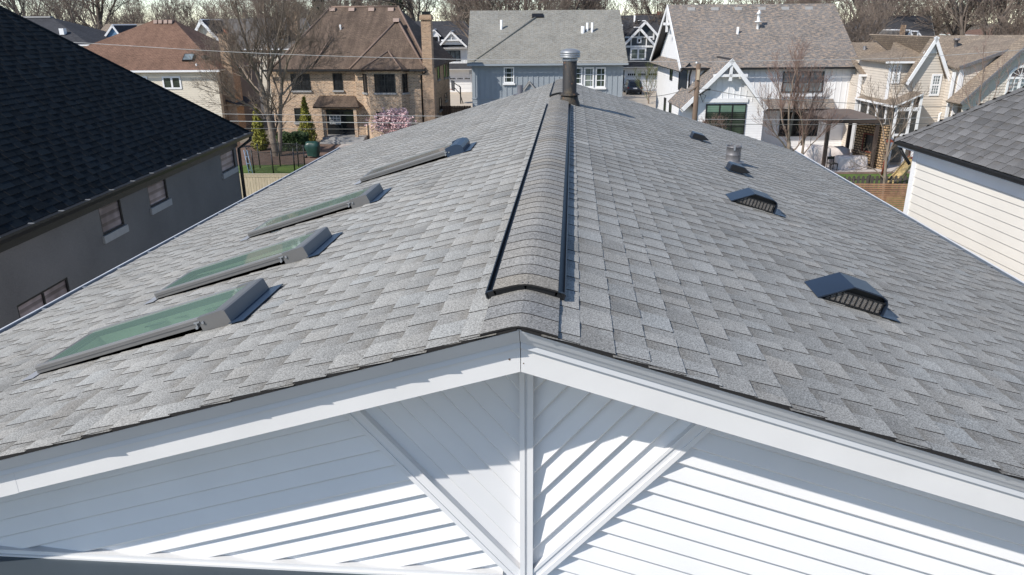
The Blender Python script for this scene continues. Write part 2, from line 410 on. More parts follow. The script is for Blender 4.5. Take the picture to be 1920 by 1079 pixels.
# ------------------------------------------------------------------ shingled roof planes (near roofs)
def shingle_plane(mb, O, D, Y, N, S, rng, e=.143, hole=None, tooth=(.07, .185), gap=(.05, .145), var=.045, dark=.60, s0=0, hs=1.0, rnd=random, brown=.010, pdark=.09, grad=.84):
    """rows of laminated shingles: D down the slope, Y along it; rng(s) gives the run of a row"""
    k = 0
    while S-k*e > s0+.02:
        sb = S-k*e; st = max(s0, sb-e-.01); k += 1
        y0, y1 = rng(sb-e/2)
        if y1-y0 < .05: continue
        y0 += rnd.uniform(-.0035, .0035); y = y0-rnd.uniform(0, .2); tooth_on = rnd.random() < .5
        P = lambda s, yy, h: O+D*s+Y*yy+N*(h*hs)
        while y < y1:
            w = rnd.uniform(*(tooth if tooth_on else gap)); a, b = max(y, y0), min(y+w, y1); y += w; tooth_on = not tooth_on
            if b-a < .004: continue
            ym = (a+b)/2
            if hole and hole((sb+st)/2, ym): continue
            if not tooth_on:   # this run is a raised tooth
                v = rnd.gauss(1, var)*(rnd.uniform(.74, .9) if rnd.random() < pdark else 1)
                warm = rnd.gauss(0, brown); c = (v*(1+warm), v, v*(1-warm))
                q = min(.016, (b-a)*.2); ta, tb = a-q*rnd.uniform(.2, 1), b+q*rnd.uniform(.2, 1)
                jb = rnd.uniform(-.003, .003)
                A, B, Cc, Dd = P(sb+jb, a, .0105), P(sb+jb, b, .0105), P(st, tb, .004), P(st, ta, .004)
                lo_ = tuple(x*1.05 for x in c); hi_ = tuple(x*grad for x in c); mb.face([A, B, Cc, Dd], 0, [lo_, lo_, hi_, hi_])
                mb.face([P(sb+jb, a, -.002), P(sb+jb, b, -.002), B, A], 1)
                mb.face([A, Dd, P(st, ta, 0), P(sb+jb, a, 0)], 1); mb.face([B, P(sb+jb, b, 0), P(st, tb, 0), Cc], 1)
            else:
                v = rnd.gauss(.95, var); vd = dark*rnd.uniform(.85, 1.12)
                sm = st+(sb-st)*rnd.uniform(.4, .7)
                cd = (vd*1.03, vd*.98, vd*.92)
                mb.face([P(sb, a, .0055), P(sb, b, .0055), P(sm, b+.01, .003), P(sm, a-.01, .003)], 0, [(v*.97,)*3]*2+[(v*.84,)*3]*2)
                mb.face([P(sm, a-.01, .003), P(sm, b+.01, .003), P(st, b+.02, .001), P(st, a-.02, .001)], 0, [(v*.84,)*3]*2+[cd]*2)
                mb.face([P(sb, a, -.002), P(sb, b, -.002), P(sb, b, .0055), P(sb, a, .0055)], 1)
        # cut end towards the viewer
        mb.face([P(sb, y0, .010), P(st, y0, .004), P(st, y0, -.012), P(sb, y0, -.012)], 1)

# ================================================================== MAIN HOUSE
SL, RZ, HW, RL = .29714, 7.9, 4.62, 12.746
cA = 1/math.sqrt(1+SL*SL); sA = SL*cA; SS = HW/cA
mh = thing('roofed_house', 'white sided house under the grey shingled gable roof with four skylights', 'house', (0, 0, 0))
SKY = [(1.82, 3.10, 1.10, 1.65), (1.79, 3.03, 2.33, 2.88), (1.78, 3.03, 4.03, 4.55), (1.107, 2.357, 5.77, 6.32)]
r1 = random.Random(3)
mb = MB()
for side in (-1, 1):
    D = V((side*cA, 0, -sA)); N = V((side*sA, 0, cA)); O = V((0, 0, RZ))
    hole = (lambda s, y: any(a+.02 < s < b-.03 and c+.03 < y < d-.03 for a, b, c, d in SKY)) if side < 0 else None
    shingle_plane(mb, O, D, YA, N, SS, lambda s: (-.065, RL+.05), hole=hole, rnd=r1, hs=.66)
for side in (-1, 1):
    D = V((side*cA, 0, -sA)); N = V((side*sA, 0, cA)); mb.obox(V((0, 0, RZ)), D, YA, N, .012, SS+.01, -.071, -.01, -.010, .0005, 1)
roof = mb.build('roof', ['roof shingle', 'asphalt edge'], mh)
# ridge cap shingles, laid low, and raised over the ridge vents
def caps(y0, y1, w, lift, mb, rnd, rd=.03):
    y = y0; X = [-1, -.7, -.4, -.2, 0, .2, .4, .7, 1]
    zf = lambda x: RZ+lift+.011-SL*(math.sqrt((x*w)**2+rd**2))
    ed = .0048
    while y < y1-.01:
        b = min(y+.143, y1); j = rnd.uniform(-.003, .003); v = rnd.gauss(.97, .07); wm = rnd.gauss(.01, .015); t = (v*(1+wm), v, v*(1-wm*1.5))
        for i in range(8):
            xa, xb = X[i]*w, X[i+1]*w
            mb.face([(xa, y+j, zf(X[i])+ed), (xb, y+j, zf(X[i+1])+ed), (xb, b+.02, zf(X[i+1])+.001), (xa, b+.02, zf(X[i])+.001)], 0, t)
            mb.face([(xa, y+j, zf(X[i])-.003), (xb, y+j, zf(X[i+1])-.003), (xb, y+j, zf(X[i+1])+ed), (xa, y+j, zf(X[i])+ed)], 1)
        for sg in (-1, 1):
            x = sg*w; mb.face([(x, y+j, zf(1)-.010), (x, b, zf(1)-.010), (x, b, zf(1)+.002), (x, y+j, zf(1)+ed)], 1)
        y = b
for y0, y1 in ((-.072, .36), (8.40, 9.62)):
    mb = MB(); caps(y0, y1, .150, .0005, mb, r1); mb.build('ridge_cap', ['cap shingle', 'asphalt edge'], mh)
for y0, y1 in ((.335, 8.43), (9.60, RL-.05)):
    mb = MB(); caps(y0, y1, .142, .034, mb, r1, .05)
    rv = mb.build('ridge_vent', ['cap shingle', 'asphalt edge'], mh)
    m = MB()
    for sg in (-1, 1):
        D = V((sg*cA, 0, -sA)); N = V((sg*sA, 0, cA)); O = V((0, 0, RZ))
        m.obox(O, D, YA, N, .10, .172, y0+.01, y1, .008, .016, 0)          # black foot
        m.obox(O, D, YA, N, .128, .136, y0+.012, y1, .012, .036, 0)        # slotted inner wall
        m.obox(O, D, YA, N, .168, .174, y0+.004, y1, .010, .036, 1)        # outer lip
        m.obox(O, D, YA, N, .0, .170, y0+.012, y0+.03, .008, .036, 0)      # end plug
    m.build('baffle', ['black plastic', 'baffle'], rv)

# rake trim, fascia, gable wall
def rake_piece(mb, z0, z1, y0, y1, x0=-4.72, x1=4.72, mat=0):
    """a board following both rakes between two depths under the ridge line"""
    for sg, xe in ((-1, -x0), (1, x1)):
        top = lambda x: RZ-SL*x
        g = .0015
        pts = [(sg*g, RZ-z0), (sg*xe, top(xe)-z0), (sg*xe, top(xe)-z1), (sg*g, RZ-z1)]
        mb.prism(pts, O0, XA, Z, -YA, -y1, -y0, mat)
mb = MB(); rake_piece(mb, .0885, .118, .004, .05)
for sg in (-1, 1):
    T_ = lambda x, d, y: (sg*x, y, RZ-SL*x-d)
    for (d0, y0, d1, y1) in ((.012, -.056, .020, -.056), (.020, -.056, .058, -.030), (.058, -.026, .0885, -.004)):
        mb.face([T_(.001, d0, y0), T_(4.72, d0, y0), T_(4.72, d1, y1), T_(.001, d1, y1)])
    mb.face([T_(.001, .058, -.030), T_(4.72, .058, -.030), T_(4.72, .058, -.026), T_(.001, .058, -.026)])
mb.build('rake_trim', 'drip metal', mh)
mb = MB(); rake_piece(mb, .1185, .232, .022, .06)
for sg, xa, xe in ((-1, 2.31, 4.72), (1, 3.05, 4.72)):
    mb.prism([(sg*xa, RZ-SL*xa-.1186), (sg*xe, RZ-SL*xe-.1186), (sg*xe, RZ-SL*xe-.2335), (sg*xa, RZ-SL*xa-.2335)], O0, XA, Z, -YA, -.03, -.0211)
fb = mb.build('rake_fascia', 'white trim', mh)
for x, z, r in ((-.045, 7.722, .0042), (.012, 7.706, .0025), (.016, 7.775, .003), (2.6, 6.98, .003)):
    mb = MB(); mb.tube([(x, .0205, z), (x, .0235, z)], r, 8); mb.build('nail_head', 'rust spot', mh)
mb = MB()
for sg in (-1, 1):      # soffit
    mb.face([(0, .06, RZ-.20), (sg*4.7, .06, RZ-.20-SL*4.7), (sg*4.7, .46, RZ-.20-SL*4.7), (0, .46, RZ-.20)])
mb.build('soffit', 'white trim', mh)
WY = .44; zr = lambda x: RZ-.19-SL*abs(x); DB = (.981, 7.419); BZ = 6.283
dl = math.hypot(DB[0], DB[1]-BZ)
mb = MB(); OW = V((0, WY, 0))
for sg in (-1, 1):
    # siding laid along the rake outside the slanted boards
    U = V((sg*cA, 0, -sA)); W = V((sg*sA, 0, cA)); OO = V((0, WY, BZ))
    def q(x, z, U=U, W=W, OO=OO):
        d = V((x, WY, z))-OO; return (d.dot(U), d.dot(W))
    poly = [q(0, 5.0), q(sg*4.42, 5.0), q(sg*4.42, zr(4.42)), q(sg*DB[0], zr(DB[0])), q(0, BZ)]
    mb.lap(poly, OO, U, W, -YA, .098, .036 if sg < 0 else .050, w0=.035, lip=.008)
    # siding inside the slanted boards runs parallel to them
    d = V((sg*DB[0], 0, DB[1]-BZ))/dl; n = V((-sg*d.z, 0, sg*d.x))
    poly = []
    for x, z in ((0, BZ), (sg*DB[0], DB[1]), (sg*DB[0], zr(DB[0])), (0, zr(0))):
        v = V((x, WY, z))-OO; poly.append((v.dot(d), v.dot(n)))
    mb.lap(poly, OO, d, n, -YA, .098, .024 if sg < 0 else .036, lip=.008)
mb.build('gable_siding', 'white vinyl', mh)
mb = MB()
for sg in (-1, 1):
    d = V((sg*DB[0], 0, DB[1]-BZ))/dl; n = V((-sg*d.z, 0, sg*d.x)); O = V((0, WY, BZ))
    mb.obox(O, d, n, -YA, -.02, dl+.06, -.036, .036, .0, .052)
    mb.obox(O, d, n, -YA, -.02, dl+.06, -.036, -.012, .052, .059); mb.obox(O, d, n, -YA, -.02, dl+.06, .020, .036, .052, .059)
mb.build('slanted_trim', 'white vinyl', mh)
mb = MB(); mb.box((-.030, WY-.056, 6.1), (.034, WY, 7.64)); mb.box((-.030, WY-.066, 6.1), (-.006, WY-.056, 7.64)); mb.box((.006, WY-.066, 6.1), (.034, WY-.056, 7.64))
mb.build('centre_post', 'white vinyl', mh)
mb = MB(); mb.box((-.040, .10, 7.628), (.012, .16, 7.664)); mb.build('end_block', 'white trim', mh)
# bay roof of dark metal under the gable, with its white wall trim
mb = MB(); mb.box((-4.5, WY-.05, 6.310), (-.12, WY-.0, 6.334)); mb.box((-4.5, WY-.062, 6.300), (-.12, WY-.02, 6.3105)); mb.build('awning_trim', 'white trim', mh)
mb = MB()
for k, (y0, z0, y1, z1) in enumerate(((WY-.06, 6.30, WY-.22, 6.266), (WY-.225, 6.254, WY-.43, 6.21), (WY-.435, 6.198, WY-.8, 6.118))):
    mb.face([(-4.6, y0, z0), (.35, y0, z0), (.35, y1, z1), (-4.6, y1, z1)]); mb.face([(-4.6, y1, z1), (.35, y1, z1), (.35, y1, z1-.03), (-4.6, y1, z1-.03)])
mb.build('awning_roof', 'awning metal', mh)
# other walls
mb = MB()
for sg in (-1, 1):
    mb.lap(rect(WY, RL-.2, .3, 6.35), V((sg*4.42, 0, 0)), YA, Z, V((sg, 0, 0)), .12, .014)
    mb.lap([(-sg*4.42, .3), (0, .3), (0, 7.75), (-sg*4.42, 6.40)], V((0, RL-.2, 0)), XA, Z, YA, .12, .014)
mb.box((-4.3, .5, 0), (4.3, RL-.3, .3)); mb.build('wall', 'white vinyl', mh)
mb = MB(); mb.box((-4.42, WY+.02, .0), (4.42, WY+.06, 5.02)); mb.build('front_wall', 'white vinyl', mh)
# gutters with hangers
for sg in (-1, 1):
    m = MB(); D = V((sg, 0, 0)); O = V((0, 0, RZ-SL*HW))
    prof = [(-.03, -.02), (-.03, -.125), (.075, -.125), (.115, -.055), (.115, -.012), (.100, -.012), (.100, -.04), (.065, -.112), (-.018, -.112), (-.018, -.02)]
    m.prism([(HW+p[0], p[1]) for p in prof], O, D, Z, YA, -.03, RL+.08)
    m.obox(O, D, YA, Z, HW-.02, HW+.098, -.02, RL+.07, -.062, -.058, 1)  # darker sheets set inside the white trough
    m.obox(O, D, YA, Z, HW+.0915, HW+.096, -.02, RL+.07, -.058, -.016, 1)
    g = m.build('gutter', ['gutter white', 'gutter inside'], mh)
    m = MB(); m.obox(O, D, YA, Z, HW-.03, HW+.112, 0, .022, -.030, -.018); ho = m.build('hanger', 'galvanised', g); ho.location.y = .35
    for k in range(1, 21):
        c = ho.copy(); col.objects.link(c); c.location.y = .35+.61*k
# skylights
for i, (a, b, y0, y1) in enumerate(SKY):
    D = V((-cA, 0, -sA)); N = V((-sA, 0, cA)); O = V((0, 0, RZ))
    P = lambda s, y, h: O+D*s+YA*y+N*h
    m = MB(); fwid = .032; hl, hu = .054, .080
    hh = lambda s: hu+(hl-hu)*(s-a)/(b-a)
    for ya, yb in ((y0, y0+fwid), (y1-fwid, y1)):
        m.prism([(a, .034), (b, .016), (b, hl), (a, hu)], O, D, N, YA, ya, yb, 0)
        m.prism([(a+.005, .002), (b-.005, .004), (b-.005, .018), (a+.005, .036)], O, D, N, YA, ya+.016, yb-.016, 2)  # black strip stands in for the shadow under the frame's overhang
        m.prism([(a+.10, hh(a+.10)), (b-.002, hl), (b-.002, hl+.010), (a+.10, hh(a+.10)+.010)], O, D, N, YA, ya+.004, yb-.006, 1)
        m.prism([(a+.16, hh(a+.16)-.018), (b-.01, hl-.018), (b-.01, hl-.013), (a+.16, hh(a+.16)-.013)], O, D, N, YA, ya-.004 if ya == y0 else ya+.01, yb-.01 if ya == y0 else yb+.004, 0)
    m.obox(O, D, YA, N, b-.05, b, y0+fwid, y1-fwid, .012, hl)
    m.obox(O, D, YA, N, a+.05, a+.09, y0+fwid, y1-fwid, .004, hu+.004)
    sky = m.build('skylight', ['skylight grey', 'skylight top', 'black plastic'], mh)
    m = MB()
    if i == 3: prof = [(a-.03, .002), (a-.035, .06), (a-.02, .095), (a+.03, .118), (a+.10, .118), (a+.17, .104), (a+.17, .002)]
    else: prof = [(a-.028, .002), (a-.014, .090), (a+.0, .096), (a+.16, .089), (a+.16, .002)]
    for ya, yb in ((y0-.008, y0+fwid+.004), (y1-fwid-.004, y1+.008)): m.prism(prof, O, D, N, YA, ya, yb)
    top = [p for p in prof if p[1] > .05]; pp = prof[:-2]+[(a+.07, top[-2][1]-.004), (a+.07, .01)]
    m.prism(pp, O, D, N, YA, y0+fwid+.004, y1-fwid-.004)
    m.build('head_cladding', 'skylight grey' if i != 3 else 'flashing', sky)
    m = MB(); m.obox(O, D, YA, N, a-.115, a-.02, y0-.03, y1+.03, .012, .016); m.build('flashing', 'flashing', sky)
    m = MB(); m.obox(O, D, YA, N, b-.002, b+.085, y0-.05, y1+.03, .0105, .0125); m.build('apron', 'lead apron', sky)
    m = MB(); s = a+.155
    m.obox(O, D, N, YA, s, s+.035, .060, .068, y0-.016, y0-.008); m.obox(O, D, N, YA, s+.018, s+.025, .030, .060, y0-.016, y0-.008); m.tube([P(s-.02, y0-.018, .056), P(s-.02, y0-.008, .056)], .008, 8); m.tube([P(s+.028, y0-.018, .034), P(s+.028, y0-.008, .034)], .008, 8)
    m.build('latch', 'galvanised', sky)
    m = MB(); e0 = hh(a+.08)+.004; e1 = hl+.004
    ps = [P(a+.08, y0+fwid, e0), P(a+.08, y1-fwid, e0), P(b-.048, y1-fwid, e1), P(b-.048, y0+fwid, e1)]
    m.face(ps); m.build('pane', 'skylight glass' if i < 3 else 'painted reflection glass', sky)
    m = MB(); d0 = -.16
    c = [(a+.09, y0+fwid), (a+.09, y1-fwid), (b-.05, y1-fwid), (b-.05, y0+fwid)]
    for j in range(4):
        (s1, w1), (s2, w2) = c[j], c[(j+1) % 4]
        m.face([P(s1, w1, .03), P(s2, w2, .03), P(s2, w2, d0), P(s1, w1, d0)])
    m.face([P(s, w, d0) for s, w in c]); m.build('light_well', 'well white', sky)
# hooded vents on the sunny-side slope
def pt_roof(x, y, h=0): return V((x+sA*h, y, RZ-SL*x+h*cA))
def hood_vent(x0, x1, y0, y1, k):
    D = V((cA, 0, -sA)); N = V((sA, 0, cA)); O = V((0, 0, RZ)); a, b = x0/cA, x1/cA; L = b-a
    outer = [(a, .012), (a+L*.44, .138*k), (b-.05, .132*k), (b-.014, .118*k), (b+.004, .088*k), (b+.006, .014)]
    inner = [(p[0]+(.006 if j < 1 else -.006 if j > 3 else 0), p[1]-.008) for j, p in enumerate(outer)]
    m = MB()
    for j in range(len(outer)-1):
        m.prism([outer[j], outer[j+1], inner[j+1], inner[j]], O, D, N, YA, y0, y1)
    m.prism([(p[0], max(p[1]-.004, .011)) for p in outer], O, D, N, YA, y1-.012, y1-.002)
    hv = m.build('roof_vent', 'vent navy', mh)
    m = MB(); m.prism([(a+.03, .012), (a+L*.44, .130*k), (b-.05, .122*k), (b-.01, .10*k), (b-.004, .012)], O, D, N, YA, y0+.05, y0+.056); m.build('hood_shadow_sheet', 'black plastic', hv)  # black sheet stands in for the shadow inside the hood
    # mesh: flat bars and a fine lattice
    m = MB(); hm = .088*k; s = a+.075; yy = y0+.018
    top = lambda s: min(hm,   .138*k*(s-a)/(L*.44)-.016)
    while s < b-.012:
        m.obox(O, D, N, YA, s, s+.005, .012, top(s), yy-.004, yy, 1); s += .032
    m.obox(O, D, N, YA, a+.05, b-.006, .010, .018, yy-.006, yy, 1); m.obox(O, D, N, YA, a+L*.33, b-.008, hm-.004, hm+.004, yy-.006, yy, 1)
    s = a+.05-.06
    while s < b:
        for sg in (1, -1):
            s0, s1 = (s, s+hm) if sg > 0 else (s+hm, s)
            pts = []
            for t in (0, .25, .5, .75, 1):
                ss, h = s0+(s1-s0)*t, .014+(hm-.016)*t
                if a+.05 < ss < b-.01 and h < top(ss)+.002: pts.append((ss, h))
            if len(pts) > 1:
                p, q = pts[0], pts[-1]; m.bar(O+D*p[0]+N*p[1]+YA*(yy+.002), O+D*q[0]+N*q[1]+YA*(yy+.002), .0022, .0022, 0)
        s += .0125
    m.build('mesh_screen', ['vent mesh', 'black plastic'], hv)
    m = MB(); m.obox(O, D, YA, N, b-.01, b+.11, y0-.01, y1-.02, .0118, .0155); m.build('flashing', 'flashing', hv)
hood_vent(1.705, 2.105, 1.70, 1.985, 1.0)
hood_vent(1.69, 2.10, 4.28, 4.56, 1.0)
def goose_vent(x0, y0, k=1.0):
    D = V((cA, 0, -sA)); N = V((sA, 0, cA)); O = V((0, 0, RZ)); a = x0/cA
    m = MB(); m.prism([(a, .010), (a+.004, .085), (a+.02, .100), (a+.17, .100), (a+.265, .055), (a+.215, .038), (a+.15, .020), (a+.15, .010)], O, D, N, YA, y0, y0+.21)
    g = m.build('exhaust_hood', 'vent navy', mh)
    m = MB(); m.prism([(a+.012, .016), (a+.014, .078), (a+.03, .09), (a+.165, .09), (a+.245, .055), (a+.205, .042), (a+.145, .024), (a+.145, .014)], O, D, N, YA, y0-.003, y0-.0005); m.build('damper', 'black plastic', g)
    m = MB(); m.obox(O, D, YA, N, a-.02, a+.24, y0-.03, y0+.22, .0118, .0155); m.build('flashing', 'flashing', g)
goose_vent(2.10, 6.44); goose_vent(2.03, 8.98)
# open metal flue on the right slope
b = V((2.359, 7.47, RZ-SL*2.359)); m = MB()
m.lathe(b, [(.150, .012), (.105, .02), (.098, .03), (.096, .10), (.099, .105), (.099, .118), (.096, .122), (.096, .205), (.102, .208), (.102, .226), (.090, .228), (.088, .10), (.02, .08)], 28)
fl = m.build('metal_flue', 'old galvanised', mh)
m = MB()
for a in (.3, 1.7, 3.2, 4.6): m.obox(b, V((math.cos(a), math.sin(a), 0)), V((-math.sin(a), math.cos(a), 0)), Z, .098, .108, -.012, .012, .18, .25)
m.build('cap_bracket', 'galvanised', fl)
# tall black flue through the ridge
b = V((.150, 8.70, 0)); m = MB()
m.lathe(b, [(.185, 7.74), (.160, 7.84), (.132, 7.92), (.122, 7.985), (.104, 7.99), (.102, 8.46), (.098, 8.465)], 32)
flue = m.build('flue_pipe', 'flue', mh)
m = MB(); m.lathe(b, [(.152, 7.975), (.150, 7.982), (.108, 8.01), (.104, 8.012)], 32); m.build('storm_collar', 'flue', flue)
m = MB(); m.lathe(b, [(.104, 8.455), (.112, 8.46), (.112, 8.495), (.10, 8.50), (.142, 8.505), (.148, 8.508), (.148, 8.522), (.140, 8.525), (.140, 8.533), (.148, 8.536), (.148, 8.550), (.140, 8.553), (.140, 8.560), (.147, 8.563), (.147, 8.582), (.135, 8.598), (.105, 8.615), (.06, 8.628), (.01, 8.632)], 32)
m.build('flue_cap', 'galvanised', flue)
b = V((-.85, 12.55, 7.60)); m = MB(); m.lathe(b, [(.14, .03), (.052, .06), (.052, .215), (.044, .215), (.043, .15)], 20); m.build('vent_stub', 'stub lead', mh)
b = V((-.855, 12.3, 7.9-SL*.855)); m = MB()

# ================================================================== LEFT NEIGHBOUR (dark roof, grey stucco)
LT = at(466, 248, 21.5); lf = Frame(LT, 4.3); ez = LT.z
lh = house('stucco_house', 'grey stucco house with the almost black shingled hip roof', lf)
r2 = random.Random(5); hm = .86
mb = MB(); run = 6.6; n = V((hm, 0, 1)).normalized(); D = V((1, 0, -hm)).normalized(); S = run*math.sqrt(1+hm*hm)
O = V((-run, 0, ez+run*hm)); cL = 1/math.sqrt(1+hm*hm)
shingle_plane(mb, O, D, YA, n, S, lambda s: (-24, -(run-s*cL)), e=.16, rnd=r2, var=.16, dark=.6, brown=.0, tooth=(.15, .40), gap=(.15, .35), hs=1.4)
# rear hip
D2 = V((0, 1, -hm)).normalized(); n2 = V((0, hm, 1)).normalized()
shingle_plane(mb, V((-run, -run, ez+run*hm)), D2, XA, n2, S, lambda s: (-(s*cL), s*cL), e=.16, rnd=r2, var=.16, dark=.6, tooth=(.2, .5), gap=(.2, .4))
p = V((0, 0, ez)); q = V((-run, -run, ez+run*hm))
lr = mb.build('roof', ['navy shingle', 'asphalt edge'], lh)
mb = MB(); mb.tube([p+Z*.01, q+Z*.01], .045, 6); mb.build('hip_cap', 'navy shingle', lr)
mb = MB(); mb.face([(-run, -run, ez+run*hm), (-run, -24, ez+run*hm), (-2*run, -24, ez), (-2*run, 0, ez)]); mb.build('far_slope', 'navy shingle', lr)
# gutter, fascia, soffit
mb = MB(); mb.prism([(.0, .0), (.12, .0), (.12, -.05), (.09, -.13), (0, -.13)], V((0, 0, ez)), XA, Z, YA, -24, .12); mb.prism([(-.02, .0), (.12, 0), (.12, -.05), (.09, -.13), (-.02, -.13)], V((0, 0, ez)), YA, Z, XA, -2*run, .11)
g = mb.build('gutter', 'dark bronze', lh)
mb = MB(); y = -.5
while y > -24: mb.box((.012, y, ez+.001), (.118, y+.03, ez+.012)); y -= .95
mb.build('hanger', 'galvanised', g)
wx = -.36
mb = MB(); mb.box((wx-.02, -24, ez-.16), (.0, -.02, ez-.132)); mb.box((wx, -24, ez-.42), (wx+.05, wx+.04, ez-.1605)); mb.box((-2*run, wx, ez-.42), (wx, wx+.04, ez-.161)); mb.build('fascia', 'dark bronze', lh)
# stucco wall with window openings
wins = []
for px0, py0, px1, py1, bars in ((187, 369, 231, 445, 2), (277, 331, 314, 386, 2), (414, 281, 441, 323, 2), (29, 530, 136, 600, 0)):
    a = lf.x(px0, (py0+py1)/2, wx); c = lf.x(px1, (py0+py1)/2, wx)
    wins.append([a.y, c.y, bars])
z_of = lambda px, py: lf.x(px, py, wx).z
zz = [(z_of(205, 437), z_of(205, 374)), (z_of(297, 383), z_of(297, 336)), (z_of(428, 320), z_of(428, 283)), (1.2, z_of(82, 545))]
for wn, (a, b) in zip(wins, zz): wn += [a, b]
ys = sorted({-24.0, wx, *[w[0] for w in wins], *[w[1] for w in wins]}); zs = sorted({0.0, ez-.16, *[w[3] for w in wins], *[w[4] for w in wins]})
mb = MB()
for i in range(len(ys)-1):
    for j in range(len(zs)-1):
        yc, zc = (ys[i]+ys[i+1])/2, (zs[j]+zs[j+1])/2
        if any(w[0] < yc < w[1] and w[3] < zc < w[4] for w in wins): continue
        mb.face([(wx, ys[i], zs[j]), (wx, ys[i+1], zs[j]), (wx, ys[i+1], zs[j+1]), (wx, ys[i], zs[j+1])])
for a, b, _, c, d in wins:
    k = wx-.06
    for q in (((a, c), (b, c)), ((b, c), (b, d)), ((b, d), (a, d)), ((a, d), (a, c))):
        mb.face([(wx, q[0][0], q[0][1]), (wx, q[1][0], q[1][1]), (k, q[1][0], q[1][1]), (k, q[0][0], q[0][1])])
mb.face([(wx, wx, 0), (-2*run-wx, wx, 0), (-2*run-wx, wx, ez-.16), (wx, wx, ez-.16)])
mb.build('wall', 'stucco', lh)
for a, b, bars, c, d in wins:
    w = window(lh, V((wx-.056, a, c)), YA, XA, b-a, d-c, cols=2 if not bars else 1, rows=1, frame='black metal', pane='painted reflection pane', fw=.042, proud=.045)
    if bars:
        m = MB(); m.box((wx-.10, a-.06, c-.17), (wx+.05, b+.06, c-.001)); m.build('sill', 'stone sill', w)
m = MB(); c = lf.x(452, 330, wx+.06)
m.tube([(.05, -.02, ez-.12), (.04, -.05, ez-.25), (wx+.07, -.30, ez-.5), (wx+.07, -.30, .2)], .055, 8); m.build('downspout', 'black metal', lh)

# ================================================================== RIGHT NEIGHBOUR (cream lap siding, slate roof)
RT0 = at(1680, 262, 11.3); rf = Frame(RT0, 4.3); ez = RT0.z; hm = .79
rh = house('lap_sided_house', 'cream lap sided house with charcoal grey hip roof, close on the right', rf)
r3 = random.Random(11); run = 5.0; mb = MB(); cL = 1/math.sqrt(1+hm*hm); S = run/cL
D = V((-1, 0, -hm)).normalized(); n = V((-hm, 0, 1)).normalized()
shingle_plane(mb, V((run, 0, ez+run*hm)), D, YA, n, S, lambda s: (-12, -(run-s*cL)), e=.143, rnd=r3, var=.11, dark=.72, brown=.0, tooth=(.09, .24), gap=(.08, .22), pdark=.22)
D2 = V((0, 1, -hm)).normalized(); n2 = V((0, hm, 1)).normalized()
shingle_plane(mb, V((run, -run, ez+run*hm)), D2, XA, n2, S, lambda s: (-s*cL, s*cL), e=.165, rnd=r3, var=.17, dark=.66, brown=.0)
mb.face([(run, -run, ez+run*hm), (run, -12, ez+run*hm), (2*run, -12, ez), (2*run, 0, ez)], 0)
ro = mb.build('roof', ['slate shingle', 'asphalt edge'], rh)
mb = MB(); t = V((0, 0, ez)); e = V((run, -run, ez+run*hm)); d = (e-t).normalized(); L = (e-t).length; s = 0
perp = V((1, 1, 0)).normalized(); nn = (n+n2).normalized()
while s < L:
    w = r3.gauss(.85, .1)
    for sg in (1, -1):
        side = perp*sg; nside = (n2 if sg > 0 else n); dv = nside.cross(d).normalized(); dv = dv if dv.dot(side) > 0 else -dv
        p0, p1 = t+d*s+nn*.024, t+d*(s+.20)+nn*.012
        mb.face([p0, p0+dv*.13, p1+dv*.13, p1], 0, w); mb.face([p0, p0+dv*.13, p0+dv*.13-nn*.02, p0-nn*.02], 1); mb.face([p0+dv*.13, p1+dv*.13, p1+dv*.13-nside*.02, p0+dv*.13-nside*.02], 1)
    s += .165
mb.build('hip_cap', ['slate shingle', 'asphalt edge'], ro)
mb = MB(); mb.box((-.02, -12, ez-.08), (.03, .03, ez-.012)); mb.box((.03, -.03, ez-.08), (2*run, .03, ez-.012)); mb.box((-.04, -12, ez-.035), (-.02, .04, ez-.005)); mb.build('gutter', 'black metal', rh)
wx = .26
mb = MB(); mb.box((.03, -12, ez-.12), (wx+.02, -.04, ez-.10)); mb.box((wx-.02, -12, ez-.34), (wx+.01, -wx-.11, ez-.12)); mb.box((wx-.028, -wx-.11, 0), (wx+.05, -wx+.028, ez-.12)); mb.build('trim', 'white paint', rh)
mb = MB(); mb.lap(rect(-12, -wx-.1, .2, ez-.33), V((wx, 0, 0)), YA, Z, -XA, .150, .016, lip=.008); mb.lap(rect(wx, 9.5, .2, ez-.12), V((0, -wx, 0)), XA, Z, YA, .150, .012)
mb.build('wall', 'cream lap', rh)
m = MB(); m.tube([(.06, -.02, ez-.1), (.10, -.10, ez-.22), (wx-.02, -.16, ez-.42)], .028, 8); m.tube([(wx+.1, -wx+.09, ez-.4), (wx+.1, -wx+.09, .2)], .045, 8); m.build('downspout', 'black metal', rh)
# ================================================================== FAR HOUSES
def hip_roof(mb, x0, x1, y0, y1, ze, rx0, rx1, ry, zr, t=.16):
    a, b, c, d = (x0, y0, ze), (x1, y0, ze), (x1, y1, ze), (x0, y1, ze); p, q = (rx0, ry, zr), (rx1, ry, zr)
    mb.slab([a, b, q, p], t); mb.slab([c, d, p, q], t)
    mb.slab([d, a, p], t); mb.slab([b, c, q], t)
def gable_roof_x(mb, x0, x1, y0, y1, ze, ry, zr, t=.16, rx0=None, rx1=None):
    """ridge along the front"""
    rx0 = x0 if rx0 is None else rx0; rx1 = x1 if rx1 is None else rx1
    mb.slab([(x0, y0, ze), (x1, y0, ze), (rx1, ry, zr), (rx0, ry, zr)], t); mb.slab([(x1, y1, ze), (x0, y1, ze), (rx0, ry, zr), (rx1, ry, zr)], t)
def gable_roof_y(mb, xl, zl, xa, za, xr, zr_, y0, y1, t=.14):
    """ridge running back from a gable front"""
    mb.slab([(xl, y0, zl), (xa, y0, za), (xa, y1, za), (xl, y1, zl)], t); mb.slab([(xa, y0, za), (xr, y0, zr_), (xr, y1, zr_), (xa, y1, za)], t)
